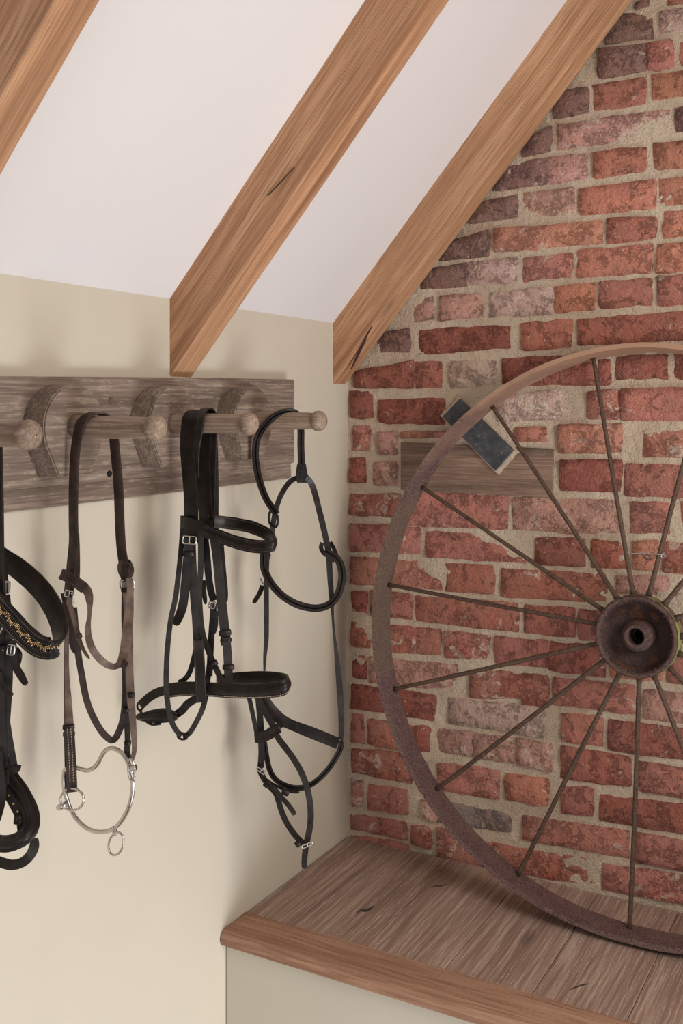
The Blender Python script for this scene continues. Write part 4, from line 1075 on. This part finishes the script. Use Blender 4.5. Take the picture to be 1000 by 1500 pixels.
for kd, (V, Fc) in groups.items():
    o = link_mesh('beads', V, Fc, M[kd], b1, smooth=True); o['kind'] = 'stuff'; o['label'] = {'gold': 'gold beads', 'clear': 'clear glass beads', 'red': 'red beads', 'jet': 'black beads'}[kd]
# cheeks and loose ends
YC = Y1 + .01
strap('cheek_strap', b1, [(2, 820, Y1 + .03), (4, 850, Y1 + .03), (7, 875, Y1 + .02), (9, 900, Y1 + .02), (10, 925, YC), (11, 960, YC), (10.5, 1000, YC), (8, 1040, YC), (5, 1080, YC), (3, 1110, YC)], .0135, 'black', 'c')
strap('cheek_strap', b1, [(-6, 900, YC - .01), (-3, 940, YC - .01), (-2, 1000, YC - .01), (-1, 1060, YC - .01), (2, 1110, YC - .01), (3, 1150, YC - .01)], .016, 'black', 'c')
buckle(b1, 8.5, 861, 10, 18, 4, Y1 + .01, .0013)
buckle(b1, 16, 952, 10, 14, 6, YC - .008, .0012)
rod('buckle', b1, [(0, 927, YC - .012), (3, 922, YC - .012), (4, 918, YC - .012)], .0013, 'buckle')
keeper(b1, 13.5, 931, 13, 9, 0, YC - .006, 'grey'); keeper(b1, 2, 950, 9, 9, 0, YC - .014, 'black')
strap('strap_end', b1, [(18, 938, YC - .004), (20, 960, YC - .004), (24, 978, YC - .004), (31, 990, YC - .004), (36, 999, YC - .004, .8), (39, 1002, YC - .004, .6)], .0095, 'black', 'c', tip=True)
strap('strap_loop', b1, [(24, 950, YC + .006), (29, 958, YC + .006), (28, 968, YC + .006), (25, 976, YC + .006)], .0058, 'black', 'c')
strap('strap_end', b1, [(-2, 985, YC - .016), (2, 1000, YC - .016), (9, 1012, YC - .016), (18, 1018, YC - .016)], .007, 'grey', 'c', tip=True)
strap('hanger_strap', b1, [(4, 1020, YC), (8, 1045, YC), (13, 1080, YC), (18, 1108, YC), (21, 1124, YC)], .0088, 'grey', 'c')
strap('hanger_loop', b1, [(10, 1132, YC - .008), (17, 1130, YC - .01), (24, 1127, YC - .008), (26, 1122, YC - .002)], .0085, 'black', 'c', th=.004)
strap('noseband', b1, [(2, 1112, YC + .01), (11, 1132, YC + .01), (22, 1148, YC + .01), (33, 1164, YC + .008), (42, 1182, YC + .004), (46.5, 1200, YC - .002), (44, 1215, YC - .012), (35, 1226, YC - .022), (22, 1233, YC - .028), (8, 1236, YC - .03), (-8, 1234, YC - .03), (-26, 1228, YC - .03), (-45, 1215, YC - .02)], .0198, 'black', 'c', th=.0044, prof='pad', label='padded noseband curling up at the bottom')
_, F_ = strap('inner_strap', b1, [(2, 1150, YC - .004), (11, 1163, YC - .004), (20, 1178, YC - .004), (27, 1192, YC - .004), (31, 1206, YC - .004), (33, 1222, YC - .004)], .0112, 'black', 'c')
for q in (2, 6, 10, 14):
    c_, w_, n_, _ = F_[q]; s_ = 1 if n_.dot(CAM - c_) > 0 else -1
    holes_on(b1, [(c_, w_, n_, 1)], [0], .0013, s_, .0021, 'gold')
keeper(b1, 26, 1200, 11, 12, 8, YC - .01, 'black')
strap('lower_strap', b1, [(50, 1228, YC - .01, .8), (50, 1240, YC - .012), (44, 1253, YC - .016), (33, 1263, YC - .02), (18, 1267, YC - .024), (4, 1264, YC - .026), (-10, 1258, YC - .028), (-30, 1245, YC - .03)], .0118, 'grey', 'c')
strap('cheek_strap', b1, [(-4, 1100, YC - .02), (-1, 1130, YC - .02), (2, 1155, YC - .02), (0, 1178, YC - .02), (-6, 1200, YC - .02)], .012, 'black', 'c')

# ------------------------------------------------------------ twist of wire tied between two spokes, with a dry knot
wr = thing('wire', 'thin grey wire tied between the two upright spokes above the hub', 'wire', tuple(on_y(948, 812, CYW + .06)))
wy = CYW + .045
rod('wire_strand', wr, [(915, 809, wy), (925, 811, wy - .004), (938, 810, wy - .004), (950, 811, wy - .004), (962, 812, wy - .004), (974, 813, wy)], .0009, 'buckle')
rod('wire_strand', wr, [(968, 814, wy - .006), (972, 810, wy - .004), (974, 815, wy - .006), (970, 817, wy - .006)], .0009, 'buckle', True, 3)
rod('wire_knot', wr, [(940, 812, wy - .004), (946, 818, wy - .006), (953, 819, wy - .006), (948, 812, wy - .006), (943, 816, wy - .004), (950, 821, wy - .004)], .0014, 'spoke')
